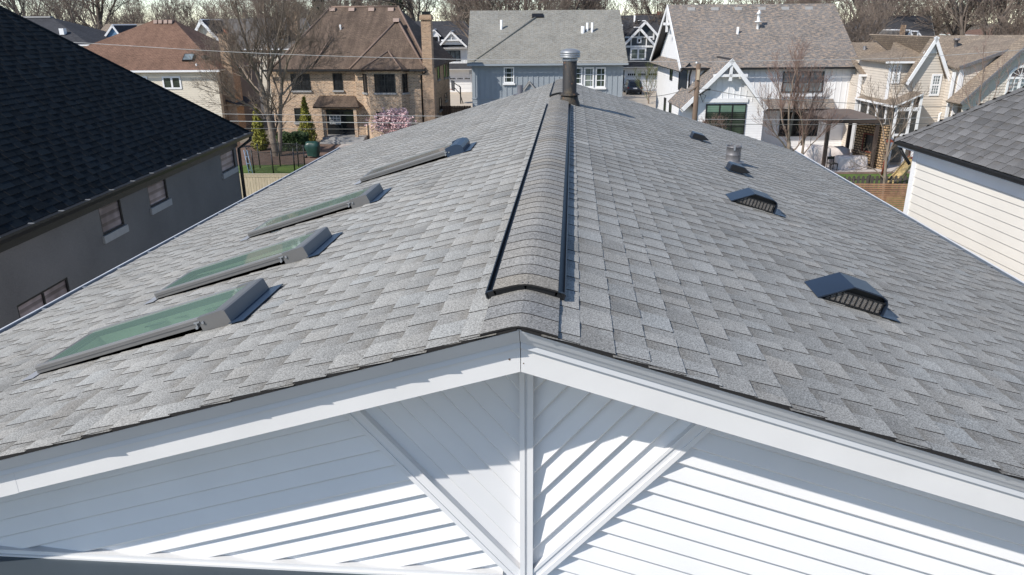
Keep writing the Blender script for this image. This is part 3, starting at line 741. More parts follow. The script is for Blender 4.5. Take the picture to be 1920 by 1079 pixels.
def walls(x0, x1, y0, y1, z0, z1, kind='lap', e=.17, t=.016, front=None):
    mb = MB()
    for O, U, N, a, b in ((V((0, y0, 0)), XA, -YA, x0, x1), (V((0, y1, 0)), XA, YA, x0, x1), (V((x0, 0, 0)), YA, -XA, y0, y1), (V((x1, 0, 0)), YA, XA, y0, y1)):
        r = rect(a, b, z0, z1)
        if kind == 'lap': mb.lap(r, O, U, Z, N, e, t)
        elif kind == 'batten': mb.batten(r, O, U, Z, N, e, .05, .025)
        else: mb.face([O+U*p[0]+Z*p[1] for p in r])
    return mb
def gable_trim(parent, xl, zl, xa, za, xr, zr_, y, w=.2, d=.08, mat='white paint', name='rake_board'):
    for (p, q) in (((xl, zl), (xa, za)), ((xr, zr_), (xa, za))):
        m = MB(); dv = V((q[0]-p[0], 0, q[1]-p[1])); L = dv.length; dv /= L; nv = V((-dv.z, 0, dv.x)); nv = nv if nv.z < 0 else -nv
        m.obox(V((p[0], y, p[1])), dv, nv, -YA, 0, L, 0, w, 0, d); m.build(name, mat, parent)
def hipcap(m, p, q, r=.09): m.tube([V(p)+Z*.02, V(q)+Z*.02], r, 6)

# ---- tan brick house with chimney
f = Frame(at(650, 268, 57.5), .6); bh = house('brick_house', 'tan brick house with brown hip roof and tall chimney at its corner', f)
xl, xr = f.y(512, 200, 0).x, f.y(794, 150, 0).x; ze = f.y(655, 130, -.45).z; yb = 14.0; ym = 7.0
ex0, ex1 = f.y(508, 130, -.45).x, f.y(806, 129, -.45).x
rx0, rx1 = f.y(620.6, 13.5, ym).x, f.y(746.7, 13.5, ym).x; zr_ = f.y(680, 13.5, ym).z
mb = MB(); hip_roof(mb, ex0, ex1, -.45, yb+.45, ze, rx0, rx1, ym, zr_)
A = f.y(745, 38, 4.2); wl, wr = f.y(655, 129, -.75).x, f.y(797, 129, -.75).x
mb.slab([(wl, -.75, ze), (wr, -.75, ze), tuple(A)]); mb.slab([(wl, -.75, ze), tuple(A), (A.x, ym, A.z), (wl, ym, ze)]); mb.slab([(wr, -.75, ze), (wr, ym, ze), (A.x, ym, A.z), tuple(A)])
B = f.y(728, 97, .6); bl, brr = f.y(676, 129, -1.5).x, f.y(752, 129, -1.5).x; b2 = f.y(768, 129, -.9).x
mb.slab([(bl, -1.5, ze+.02), (brr, -1.5, ze+.02), tuple(B)]); mb.slab([(bl, -1.5, ze+.02), tuple(B), (bl-.6, .2, ze+.02)]); mb.slab([(brr, -1.5, ze+.02), (b2, -.8, ze+.02), (b2, .2, ze+.02), tuple(B)])
ro = mb.build('roof', ['brown roof', 'dark wood'], bh)
mb = MB(); hipcap(mb, (ex0, -.45, ze), (rx0, ym, zr_)); hipcap(mb, (wl, -.75, ze), A); hipcap(mb, (wr, -.75, ze), A); hipcap(mb, (ex1, -.45, ze), (rx1, ym, zr_)); hipcap(mb, (rx0, ym, zr_), (rx1, ym, zr_))
hipcap(mb, (bl, -1.5, ze+.02), B, .07); hipcap(mb, (brr, -1.5, ze+.02), B, .07); hipcap(mb, f.y(583, 129, -.4), f.y(624, 71, 3.2)+V((0, -.2, .1)), .07)
mb.build('hip_cap', 'hip brown', ro)
for px in (624, 660, 697, 733.5, 743.5):
    p = f.y(px, 17 if px < 740 else 37, 6.65 if px < 740 else 4.0); m = MB(); m.prism([(0, 0), (.55, .12), (.55, .28), (.15, .28)], p-V((0, .3, .18)), YA, Z, XA, -.25, .25); m.build('roof_vent', 'vent pink', ro)
p = f.y(639, 59, 4.2); pipe(bh, p.x, p.y, p.z-.1, .62, .08)
mb = walls(xl, xr, 0, yb, 0, ze-.1, 'flat'); mb.box((wl+.3, -.35, 0), (xr-.003, 0, ze-.12))
bx = [f.y(682, 170, 0).x, f.y(692, 170, -1.1).x, f.y(752, 170, -1.1).x, f.y(767, 170, -.35).x]
mb.prism([(bx[0], -.3), (bx[1], -1.1), (bx[2], -1.1), (bx[3], -.3)], O0, XA, YA, Z, 0, ze-.13); mb.build('wall', 'brick', bh)
mb = MB(); mb.box((xl-.3, -.56, ze-.18), (wl-.05, -.44, ze-.02)); mb.box((wl, -.88, ze-.18), (wr, -.76, ze-.02)); mb.build('gutter', 'dark bronze', bh)
kw = dict(frame='black metal', pane='pane', fw=.07, sill='stone sill')
pwin(bh, f, -.001, 547.5, 138.7, 580, 170, cols=2, bars=3, barcols=4, **kw); pwin(bh, f, -.001, 626, 138, 641, 169.5, bars=3, barcols=2, **kw)
pwin(bh, f, -1.101, 703.5, 139, 740, 174.3, cols=2, bars=3, barcols=6, **kw); pwin(bh, f, -1.101, 707, 210, 742, 236, cols=2, bars=3, barcols=6, **kw); pwin(bh, f, -.001, 554, 203, 573, 230, cols=1, bars=3, barcols=2, **kw)
for pa, pb, i0, i1 in ((0, 1, 683.8, 689.6), (2, 3, 755, 763.5)):
    P0 = V((bx[0], -.3, 0)) if pa == 0 else V((bx[2], -1.1, 0)); P1 = V((bx[1], -1.1, 0)) if pa == 0 else V((bx[3], -.3, 0)); U = (P1-P0).normalized(); N = V((U.y, -U.x, 0)); L = (P1-P0).length
    za, zb = f.y(700, 174, -.7).z, f.y(700, 139, -.7).z
    window(bh, P0+U*(L*.2)+Z*za, U, N, L*.6, zb-za, bars=3, **kw)
# side wall windows
for px0, px1, py0, py1 in ((820, 824.5, 124, 150), (832, 836, 119, 147), (838, 842, 116, 146), (815, 818, 190, 215), (824, 828, 184, 208), (834, 838, 176, 190)):
    a, b = f.x(px0, py1, xr), f.x(px1, py1, xr); t = f.x(px0, py0, xr)
    window(bh, V((xr+.001, a.y, a.z)), YA, XA, b.y-a.y, t.z-a.z, **kw)
# rear door under its own little roof
c0, c1 = f.y(586, 201, -1.6).x, f.y(673, 201, -1.6).x; zc = f.y(630, 201, -1.6).z; t0, t1, zt = f.y(598, 180, -.1).x, f.y(664, 180, -.1).x, f.y(630, 180, -.1).z
mb = MB(); mb.slab([(c0, -1.6, zc), (c1, -1.6, zc), (t1, -.02, zt), (t0, -.02, zt)]); mb.slab([(c0, -1.6, zc), (t0, -.02, zt), (c0, -.02, zc)]); mb.slab([(c1, -1.6, zc), (c1, -.02, zc), (t1, -.02, zt)]); mb.build('porch_roof', ['brown roof', 'dark wood'], bh)
for px in (609, 668):
    x = f.y(px, 235, -1.3).x; m = MB(); m.box((x-.12, -1.42, 0), (x+.12, -1.2, zc-.1)); m.build('porch_post', 'brick', bh)
a, b = f.y(616, 262, -.05), f.y(665, 206, -.05)
m = MB(); m.box((a.x, -.09, .3), (b.x, -.02, b.z)); door = m.build('door', 'black metal', bh)
m = MB(); c = f.y(640, 230, -.1).x; m.box((a.x+.12, -.11, .35), (c-.08, -.092, b.z-.15)); m.box((c+.08, -.11, .35), (b.x-.12, -.092, b.z-.15)); m.build('pane', 'pane', door)
a, b = f.y(619, 233, -.12), f.y(638, 216, -.12); window(bh, V((a.x, -.115, a.z)), XA, -YA, b.x-a.x, b.z-a.z, cols=1, bars=3, barcols=3, frame='white paint', pane='curtain pane', fw=.04, name='door_light')
m = MB(); a, b = f.y(606, 268, -1.6).x, f.y(684, 268, -1.6).x
for k in range(3): m.box((a, -1.7-.38*k, 0), (b, -1.32-.38*k if k else -.1, .42-.14*k))
m.build('step', 'stone sill', bh)
m = MB(); a, b = f.y(787, 100, -1.0).x, f.y(811, 100, -1.0).x; zt = f.y(800, 31, -1).z; cy0, cy1 = -1.0, .2
cx0 = f.y(790, 100, -.6).x; cx1 = f.y(811, 100, -.6).x; cy0, cy1 = -1.25, -.55
m.box((cx0, cy0+.6, 0), (cx1, cy1+.9, ze-.4)); m.box((cx0+.06, cy0+.65, ze-.4), (cx1-.06, cy1+.8, zt-.25)); m.box((cx0-.03, cy0+.56, zt-.25), (cx1+.03, cy1+.89, zt)); m.box((cx0+.02, cy0+.6, zt), (cx1-.02, cy1+.85, zt+.12))
ch = m.build('chimney', 'chimney brick', bh)
m = MB(); xm = (cx0+cx1)/2; m.box((xm-.3, -.45, zt+.12), (xm+.3, .1, zt+.3)); m.box((xm-.42, -.55, zt+.3), (xm+.42, .2, zt+.36)); m.build('chimney_cap', 'black metal', ch)
m = MB(); m.tube([(ex1-.25, -.72, ze-.2), (xr-.1, -.42, ze-.5), (xr-.1, -.42, .2)], .06, 8); m.build('downspout', 'dark bronze', bh)

# ---- russet hip roof house with cream siding
f = Frame(at(330, 215, 60)); eh = house('siding_house', 'cream sided house with russet hip roof and a roof window', f)
xl, xr = f.y(60, 160, 0).x, f.y(409.5, 160, 0).x; ze = f.y(330, 132, -.4).z; yb = 11; ym = 5.5
rx0, rx1, zr_ = f.y(289, 37.5, ym).x, f.y(325, 37.5, ym).x, f.y(305, 37.5, ym).z
mb = MB(); hip_roof(mb, xl-.4, xr+.4, -.4, yb+.4, ze, rx0, rx1, ym, zr_); ro = mb.build('roof', ['russet roof', 'white paint'], eh)
for px in (292, 301, 311, 320):
    p = f.y(px, 40, ym-.4); m = MB(); m.prism([(0, 0), (.5, .1), (.5, .3), (.12, .3)], p-V((0, .2, .2)), YA, Z, XA, -.16, .16); m.build('roof_vent', 'vent pink', ro)
sl = (zr_-ze)/(ym+.4); D = V((0, -1, -sl)).normalized(); N = V((0, -sl, 1)).normalized()
p = f.y(355, 112, .9); p.z = ze+sl*(.9+.4); m = MB(); m.obox(p, XA, D, N, -.45, .45, -.45, .45, .02, .16); w_ = m.build('roof_window', 'dark bronze', ro)
m = MB(); m.obox(p, XA, D, N, -.38, .38, -.38, .38, .16, .17); m.build('pane', 'curtain pane', w_)
p = f.y(367, 127, -.1); pipe(eh, p.x, .1, ze+.1, .4, .07)
p = f.y(385, 112, .9); m = MB(); m.lathe((p.x, .9, ze+sl*1.3), [(.3, .0), (.32, .12), (.1, .25)], 14); m.build('roof_fan', 'dark bronze', ro)
mb = walls(xl, xr, 0, yb, 0, ze-.12, 'lap', .17); mb.build('wall', 'cream vinyl', eh)
mb = MB(); mb.box((xl-.5, -.53, ze-.16), (xr+.45, -.41, ze-.01)); mb.build('gutter', 'white paint', eh)
pwin(eh, f, -.016, 307, 143.5, 338, 167.5, cols=2, frame='white paint', pane='shade pane', fw=.13); pwin(eh, f, -.016, 245, 143.5, 276, 167.5, cols=2, frame='white paint', pane='shade pane', fw=.13)
mb = MB(); mb.box((xr+.02, .5, 0), (xr+.05, 10, ze-.2)); mb.build('side_shade_sheet', 'side shade brown', eh)  # darker brown sheet paints the shade on the right side wall
p = f.x(428, 150, xr+.1); zt = f.y(427, 68, p.y).z
m = MB(); m.box((xr+.05, p.y-.9, 0), (xr+.85, p.y+.9, zt)); m.box((xr+.0, p.y-.95, zt), (xr+.9, p.y+.95, zt+.2)); ch = m.build('chimney', 'chimney brick', eh)
m = MB(); m.lathe((xr+.45, p.y, zt+.2), [(.22, 0), (.2, .4), (.17, .4)], 12); m.build('flue_pot', 'copper pot', ch)
m = MB(); m.slab([(xr+.05, p.y-1.2, 2.8), (xr+1.3, p.y-1.2, 2.4), (xr+1.3, p.y+3, 2.4), (xr+.05, p.y+3, 2.8)], .1, 0, 0); m.build('side_canopy', 'charcoal roof', eh)
# pale sided wing right of that house
# ---- houses behind
def simple_house(name, label, fr, xl, xr, ze, yb, roofmat, wallmat, ridge, kind='hip', trim='white paint'):
    h = house(name, label, fr); rx0, rx1, zr_ = ridge; mb = MB()
    if kind == 'hip': hip_roof(mb, xl-.4, xr+.4, -.4, yb+.4, ze, rx0, rx1, yb/2, zr_)
    else: gable_roof_x(mb, xl-.4, xr+.4, -.4, yb+.4, ze, yb/2, zr_)
    r = mb.build('roof', [roofmat, trim], h); mb = walls(xl, xr, 0, yb, 0, ze-.1, 'lap', .2)
    if kind != 'hip':
        for x, N in ((xl, -XA), (xr, XA)): mb.lap([(0, ze-.1), (yb, ze-.1), (yb/2, zr_-.2)], V((x, 0, 0)), YA, Z, N, .2, .016)
    mb.build('wall', wallmat, h); m = MB(); m.box((xl-.4, -.52, ze-.14), (xr+.4, -.41, ze-.01)); m.build('gutter', trim, h)
    return h, r
f = Frame(at(110, 90, 78)); a = f.y
h, r = simple_house('dark_roofed_house', 'house with dark slate blue hip roof beyond the near black roof', f, a(-120, 82, 0).x, a(165, 82, 0).x, a(140, 84, -.4).z, 12, 'charcoal roof', 'cream vinyl', (a(-60, 33, 6).x, a(97, 33, 6).x, a(70, 33, 6).z))
p = a(119, 60, 2); m = MB(); m.box((p.x-.25, 1.6, p.z-.3), (p.x+.25, 2.2, p.z+.35)); m.build('roof_vent', 'white pvc', h)
m = MB(); m.box((a(-60, 33, 6).x, 5.7, a(70, 33, 6).z-.05), (a(97, 33, 6).x, 6.3, a(70, 33, 6).z+.12)); m.build('ridge_cap', 'stone sill', r)
f = Frame(at(215, 100, 86)); a = f.y
h, r = simple_house('blue_gabled_house', 'tan roofed house with a white trimmed blue gable', f, a(172, 90, 0).x, a(300, 90, 0).x, a(180, 86, -.4).z, 10, 'tan roof', 'blue lap', (0, 0, a(230, 45, 5).z), 'gable')
g0, g1, ga = a(180, 92, -1), a(246, 92, -1), a(211, 46, -1)
mb = MB(); gable_roof_y(mb, g0.x, g0.z, ga.x, ga.z, g1.x, g1.z, -1.05, 5); mb.build('gable_roof', ['charcoal roof', 'white paint'], h)
mb = MB(); mb.lap([(g0.x+.3, g0.z-3), (g1.x-.3, g1.z-3), (g1.x-.3, g1.z), (ga.x, ga.z-.2), (g0.x+.3, g0.z)], V((0, -.95, 0)), XA, Z, -YA, .2, .02); mb.build('gable_wall', 'blue lap', h)
gable_trim(h, g0.x, g0.z, ga.x, ga.z, g1.x, g1.z, -1.06, .2, .1)
f = Frame(at(450, 100, 84)); a = f.y
h, r = simple_house('grey_roofed_house', 'grey roofed house half hidden by the big bare tree', f, a(372, 90, 0).x, a(548, 90, 0).x, a(450, 92, -.4).z, 11, 'grey roof', 'cream vinyl', (0, 0, a(450, 35, 5.5).z), 'gable')
g0, g1, ga = a(364, 60, -1), a(418, 80, -1), a(376, 36, -1)
mb = MB(); gable_roof_y(mb, g0.x, g0.z, ga.x, ga.z, g1.x, g1.z, -1.05, 5); mb.build('gable_roof', ['charcoal roof', 'white paint'], h)
mb = MB(); mb.lap([(g0.x+.2, 2), (g1.x-.2, 2), (g1.x-.2, g1.z-.1), (ga.x, ga.z-.2), (g0.x+.2, g0.z-.1)], V((0, -.7, 0)), XA, Z, -YA, .2, .02); mb.build('gable_wall', 'cream vinyl', h)
gable_trim(h, g0.x, g0.z, ga.x, ga.z, g1.x, g1.z, -1.06, .3, .1)
d0, d1 = a(517, 80, .6), a(537, 52, .6); m = MB(); m.box((d0.x, .6, d0.z), (d1.x, 4, d1.z)); do = m.build('dormer', 'grey roof', h)
window(h, V((d0.x+.2, .595, d0.z+.3)), XA, -YA, d1.x-d0.x-.4, d1.z-d0.z-.5, frame='grey board', pane='pane', name='dormer_window')
p0, p1 = a(540, 60, 1.5), a(555, 22, 1.5); m = MB(); m.box((p0.x, 1.5, 3), (p1.x, 2.6, p1.z-.2)); m.box((p0.x-.08, 1.42, p1.z-.2), (p1.x+.08, 2.68, p1.z)); m.build('chimney', 'chimney brick', h)

# ---- white farmhouse with garage, beyond the brick house
f = Frame(at(860, 175, 101)); a = f.y; fh = house('white_garage_house', 'white farmhouse with charcoal roof and wide white garage door beside the chimney', f)
xl, xr = a(790, 150, 0).x, a(880, 150, 0).x; ze = a(850, 88, -.3).z; zr_ = a(840, 39.7, 6).z
mb = MB(); hip_roof(mb, a(780, 88, -.3).x, a(905, 88, -.3).x, -.3, 12, ze, a(770, 39.7, 6).x, a(870, 39.7, 6).x, 6, zr_)
g0, g1, ga = a(821, 86, -1), a(876.5, 89, -1), a(845.8, 58, -1); zl = (g0.z+g1.z)/2
gable_roof_y(mb, g0.x, zl, ga.x, ga.z, g1.x, zl, -1.1, 4); mb.slab([(g0.x, -1.1, zl-.15), (g1.x, -1.1, zl-.15), (g1.x, .3, zl+.35), (g0.x, .3, zl+.35)])
k0, k1, ka = a(808, 68, 1), a(826, 68, 1), a(813, 54.6, 1); gable_roof_y(mb, k0.x-.3, k0.z, (k0.x+k1.x)/2-.2, ka.z, k1.x+.1, k0.z, .8, 4.5)
s0, s1 = a(840, 130, -1.3), a(893, 119, 0); mb.slab([(a(800, 130, -1.3).x, -1.3, s0.z), (a(893, 130, -1.3).x, -1.3, s0.z), (a(893, 130, -1.3).x, 0, s1.z), (a(800, 130, -1.3).x, 0, s1.z)])
mb.build('roof', ['charcoal roof', 'white paint'], fh)
mb = walls(xl, xr, 0, 11, 0, ze-.1, 'batten', .45); mb.box((xr, .6, 0), (a(900, 150, 0).x, 10, ze-.1))
mb.face([(g0.x+.3, -.7, zl+.2), (g1.x-.3, -.7, zl+.2), (ga.x, -.7, ga.z-.15)]); mb.box((k0.x, 1.0, k0.z-1.3), (k1.x-.2, 3, k0.z)); mb.face([(k0.x, .99, k0.z), (k1.x-.2, .99, k0.z), ((k0.x+k1.x)/2-.2, .99, ka.z-.1)]); mb.build('wall', 'white paint', fh)
gable_trim(fh, g0.x, zl, ga.x, ga.z, g1.x, zl, -1.12, .22, .1)
m = MB(); z_ = zl+(ga.z-zl)*.36; m.box((ga.x-1.35, -1.1, z_), (ga.x+1.35, -.75, z_+.15)); m.box((ga.x-.06, -1.05, z_), (ga.x+.06, -.8, ga.z-.3)); m.build('gable_brace', 'white paint', fh)
pwin(fh, f, -.03, 835, 95, 863, 114.5, cols=3, frame='black metal', pane='curtain pane', fw=.1); pwin(fh, f, .59, 881, 95, 889, 102.5, frame='black metal', pane='pane', fw=.1)
window(fh, V((k0.x+.1, .98, k0.z-1.0)), XA, -YA, k1.x-k0.x-.5, .9, frame='black metal', pane='pane', fw=.08, name='dormer_window')
def garage_door(parent, fr, px0, py0, px1, py1, y=-.03):
    p, q = fr.y(px0, py1, y), fr.y(px1, py0, y); m = MB(); x0, x1, z1 = p.x, q.x, q.z; h = z1/4
    m.box((x0-.25, y, 0), (x0, y+.03, z1+.3)); m.box((x1, y, 0), (x1+.25, y+.03, z1+.3)); m.box((x0, y, z1+.003), (x1, y+.03, z1+.3))
    for k in range(4): m.box((x0, y-.02, h*k+.02), (x1, y+.02, h*(k+1)-.01))
    g = m.build('garage_door', 'white paint', parent); n = 3; w_ = (x1-x0)/n; m = MB()
    for k in range(n):
        for j in range(4):
            c = x0+w_*k+w_*.12+j*(w_*.76/4); m.box((c+.03, y-.035, h*3+.15), (c+w_*.19-.03, y-.02, h*4-.2))
    m.build('pane', 'pane', g)
garage_door(fh, f, 843, 143.5, 883, 175)

# ---- grey board and batten house
f = Frame(at(1030, 200, 61.5)); a = f.y; jh = house('batten_house', 'blue grey board and batten house behind the black flue', f)
xl, xr = a(885, 150, 0).x, a(1166.5, 150, 0).x; ze = a(1030, 119.5, -.5).z; ym = 6; zr_ = a(1030, 19.3, ym).z
ex0, ex1 = a(875.5, 119, -.5).x, a(1178, 119, -.5).x; rx0, rx1 = a(896, 19.3, ym).x, a(1157, 19.3, ym).x
mb = MB(); gable_roof_x(mb, ex0, ex1, -.5, 12.5, ze, ym, zr_, rx0=ex0+.0, rx1=ex1)
v0, v1 = a(887, 116, -.3), a(1008, 27, 5.4); ro = mb.build('roof', ['weathered roof', 'grey board'], jh)
sl = (zr_-ze)/(ym+.5); onr = lambda x, y, h=0: V((x, y, ze+sl*(y+.5)+h))
m = MB(); hipcap(m, onr(v0.x, -.2), onr(v1.x, 5.2), .10); m.build('valley_strip', 'weathered roof', ro)
for px, py, hgt in ((940, 55, .75), (1092.6, 61, .5), (1101, 58, .65), (1110, 60, .75)):
    p = a(px, py, 3.6); y = min(5.5, (p.z-ze)/sl-.5); q = a(px, py, y); pipe(jh, q.x, y, ze+sl*(y+.5)-.1, hgt+.1, .10 if px != 1092.6 else .16)
p = a(1008, 27, 5.3); D = V((0, 1, sl)).normalized(); m = MB(); m.obox(onr(p.x, 5.2), XA, D, V((0, -sl, 1)).normalized(), -.5, .5, -.25, .25, 0, .12); m.build('roof_vent', 'black metal', ro)
zm = a(1030, 183, 0).z
mb = MB(); mb.batten(rect(xl, xr, zm, ze-.1), O0, XA, Z, -YA, .44, .07, .045); mb.lap(rect(xl, xr, 0, zm-.12), O0, XA, Z, -YA, .17, .016)
for x, N in ((xl, -XA), (xr, XA)): mb.lap([(0, 0), (12, 0), (12, ze-.1), (6, zr_-.2), (0, ze-.1)], V((x, 0, 0)), YA, Z, N, .17, .016)
mb.build('wall', 'grey board', jh)
m = MB(); m.box((xl-.05, -.05, zm-.12), (xr+.05, .0, zm)); m.box((xr-.12, -.05, 0), (xr+.06, 0, ze-.3)); m.build('trim_board', 'grey board', jh)
m = MB(); m.box((ex0, -.64, ze-.15), (ex1, -.51, ze-.01)); m.build('gutter', 'grey board', jh)
kw = dict(frame='white paint', fw=.11, bars=3, mw=.05, sill='white paint')
pwin(jh, f, -.03, 944.5, 126, 964, 156.5, pane='shade pane', **kw); pwin(jh, f, -.03, 1076, 126.5, 1092.3, 159, pane='shade pane', **kw); pwin(jh, f, -.03, 1095, 126.5, 1114, 164.5, pane='blind pane', **kw); pwin(jh, f, -.03, 1117, 126.5, 1136, 164.5, pane='shade pane', **kw)
g0, g1, ga = a(981, 168, -1), a(1006, 166, -1), a(993, 153, -1); mb = MB(); gable_roof_y(mb, g0.x, g0.z-.05, ga.x, ga.z, g1.x, g0.z-.05, -1.1, 0, .1); mb.build('porch_gable', ['grey roof', 'stone sill'], jh)
m = MB(); m.box((g0.x+.15, -.95, .0), (g1.x-.15, -.1, g0.z)); m.face([(g0.x+.15, -.96, g0.z), (g1.x-.15, -.96, g0.z), (ga.x, -.96, ga.z-.1)]); m.build('porch', 'grey board', jh)

# ---- charcoal craftsman house with the car
f = Frame(at(1200, 174, 103)); a = f.y; kh = house('craftsman_house', 'dark slate sided house with white trimmed double gable and garage', f)
xl, xr = a(1164, 150, 0).x, a(1262, 150, 0).x; zm = a(1200, 117, 0).z; ze = a(1200, 87, -.3).z
mb = MB(); hip_roof(mb, a(1120, 92, 2).x, a(1290, 92, 2).x, 2, 14, ze-.5, a(1130, 27, 8).x, a(1265, 36, 8).x, 8, a(1200, 29, 8).z)
G0, G1, GA = a(1164, 86, .4), a(1243, 75, .4), a(1210.8, 38.5, .4); zl = ze-.1; ha = G1.x-GA.x; sl_ = (GA.z-G1.z)/ha
gable_roof_y(mb, GA.x-(GA.z-zl)/sl_, zl, GA.x, GA.z, G1.x+.3, GA.z-sl_*(ha+.3), .35, 8)
g0, g1, ga = a(1163, 87, -.5), a(1233, 86, -.5), a(1200, 51, -.5); gable_roof_y(mb, g0.x, ze-.1, ga.x, ga.z, g1.x, ze-.1, -.55, 5)
s1, s0 = a(1200, 116, -.0), a(1200, 126, -1.2); mb.slab([(a(1160, 126, -1.2).x, -1.2, s0.z), (a(1250, 126, -1.2).x, -1.2, s0.z), (a(1250, 126, -1.2).x, 0, s1.z), (a(1160, 126, -1.2).x, 0, s1.z)])
mb.build('roof', ['charcoal roof', 'white paint'], kh)
mb = walls(xl, xr, 0.8, 13, 0, ze-.6, 'lap', .22); x0, x1 = a(1166, 100, 0).x, a(1228.5, 100, 0).x
mb.lap(rect(x0, x1, 0, ze), O0, XA, Z, -YA, .22, .02); mb.lap([(g0.x+.4, ze), (g1.x-.4, ze), (ga.x, ga.z-.2)], V((0, -.02, 0)), XA, Z, -YA, .22, .02); mb.face([(x0, 0, 0), (x0, 1, 0), (x0, 1, ze), (x0, 0, ze)]); mb.face([(x1, 0, 0), (x1, 1, 0), (x1, 1, ze), (x1, 0, ze)])
mb.lap([(GA.x-2, ze), (G1.x, ze-.2), (G1.x, G1.z), (GA.x, GA.z-.2)], V((0, .8, 0)), XA, Z, -YA, .22, .02); mb.build('wall', 'navy board', kh)
gable_trim(kh, g0.x, ze-.1, ga.x, ga.z, g1.x, ze-.1, -.56, .3, .1); gable_trim(kh, GA.x-2.5, GA.z-2.5*sl_, GA.x, GA.z, G1.x+.3, GA.z-sl_*(ha+.3), .34, .3, .1)
m = MB(); m.box((x0-.2, -.12, ze-.18), (x1+.4, -.03, ze+.08)); m.box((x0-.15, -.1, zm), (x0+.15, -.03, ze)); m.box((x1-.15, -.1, zm), (x1+.15, -.03, ze)); zc = a(1200, 70, -.1).z
m.box((ga.x-1.9, -.1, zc-.1), (ga.x+1.9, -.05, zc+.1)); m.box((ga.x-.07, -.1, zc), (ga.x+.07, -.05, ga.z-.3)); m.box((ga.x-1.1, -.1, ze), (ga.x-.95, -.05, zc)); m.box((ga.x+.95, -.1, ze), (ga.x+1.1, -.05, zc)); m.box((x0, -.1, a(1200, 128, 0).z-.25), (x1+.5, -.03, a(1200, 128, 0).z)); m.box((x0-.3, -.1, 0), (x0-.0, -.03, a(1200, 128, 0).z)); p = a(1226, 60, .7); m.box((p.x-.1, .68, G1.z), (p.x+.1, .76, GA.z-sl_*(p.x-GA.x)-.3)); m.build('trim_board', 'white paint', kh)
pwin(kh, f, -.04, 1182, 90, 1212, 113, cols=2, bars=2, frame='white paint', pane='blind pane', fw=.2); pwin(kh, f, -.06, 1194.5, 71.5, 1203, 81.5, frame='white paint', pane='pane', fw=.16)
garage_door(kh, f, 1173, 135, 1233, 173)
p = a(1166, 52, 4); pipe(kh, p.x, 4, p.z-.6, 1.0, .16); p = a(1190, 35, 6.8); pipe(kh, p.x, 6.8, p.z-.5, .9, .13)
for k in range(5):
    p = a(1193+k*4.4, 40.5-k*.5, 3.2); m = MB(); m.box((p.x-.17, 3.0, p.z-.35), (p.x+.17, 3.5, p.z+.05)); m.build('roof_vent', 'black metal', kh)

# ---- white modern farmhouse
f = Frame(at(1440, 300, 54)); a = f.y; wh = house('white_farmhouse', 'large white farmhouse with long grey brown roof and projecting gable', f)
xl, xr = a(1288, 160, 0).x, a(1604, 160, 0).x; ze = a(1450, 126.5, -.5).z; yb = 11.6; ym = 5.8; zr_ = a(1410, 8, ym).z
ex0, ex1 = a(1286, 126, -.5).x-.1, a(1616, 126, -.5).x; sl = (zr_-ze)/(ym+.5)
mb = MB(); gable_roof_x(mb, ex0-.2, ex1, -.5, yb+.5, ze, ym, zr_)
A = a(1372.7, 110, -3.2); L0, R0 = a(1277, 199, -3.2), a(1439, 207, -3.2); zl = (L0.z+R0.z)/2
gable_roof_y(mb, L0.x, zl, A.x, A.z, R0.x, zl, -3.25, 1.5, .16)
q0, q1 = a(1428, 205, -1.7), a(1566.5, 205, -1.7); t = a(1500, 186, -.02); mb.slab([(q0.x, -1.7, q0.z), (q1.x, -1.7, q0.z), (a(1562, 186, 0).x, -.02, t.z), (q0.x, -.02, t.z)])
ro = mb.build('roof', ['driftwood roof', 'black metal'], wh)
zp = a(1290, 123, 0).z
m = MB(); m.slab([(xl-.65, -.45, ze-.25), (xl-.02, -.45, ze+.35), (xl-.02, yb+.2, ze+.35), (xl-.65, yb+.2, ze-.25)], .1); m.build('skirt_roof', ['driftwood roof', 'black metal'], wh)
mb = MB(); mb.batten(rect(xl, xr, 2.9, ze-.1), O0, XA, Z, -YA, .42, .05, .03); mb.lap(rect(xl, xr, 0, 2.9), O0, XA, Z, -YA, .17, .016)
for x, N in ((xl, -XA), (xr, XA)): mb.lap([(0, 0), (yb, 0), (yb, ze-.1), (ym, zr_-.25), (0, ze-.1)], V((x, 0, 0)), YA, Z, N, .17, .018)
wl, wr = a(1299, 220, -2.8).x, a(1430, 230, -2.8).x
pz = lambda x: A.z-.2-(A.z-zl)/(R0.x-A.x)*abs(x-A.x)
zb = a(1380, 192, -2.8).z
mb.batten([(wl, zb), (wr, zb), (wr, pz(wr)), (A.x, A.z-.2), (wl, pz(wl))], V((0, -2.8, 0)), XA, Z, -YA, .42, .05, .03); mb.lap(rect(wl, wr, 0, zb), V((0, -2.8, 0)), XA, Z, -YA, .17, .016)
mb.lap(rect(-2.8, 0, 0, pz(wl)), V((wl, 0, 0)), YA, Z, -XA, .17, .016); mb.lap(rect(-2.8, 0, 0, pz(wr)), V((wr, 0, 0)), YA, Z, XA, .17, .016)
mb.build('wall', 'white paint', wh)
gable_trim(wh, L0.x, zl, A.x, A.z, R0.x, zl, -3.26, .26, .1); gable_trim(wh, L0.x, zl-.1, A.x, A.z-.1, R0.x, zl-.1, -2.84, .3, .03, name='gable_frieze')
m = MB(); zc = a(1372, 142, -3.2).z; m.box((A.x-1.15, -3.3, zc-.09), (A.x+1.15, -3.1, zc+.09)); m.box((A.x-.1, -3.3, zc-.35), (A.x+.1, -3.1, A.z-.2)); m.box((A.x-.4, -3.0, zc-.14), (A.x+.4, -2.83, zc+.0)); m.build('gable_brace', 'white paint', wh)
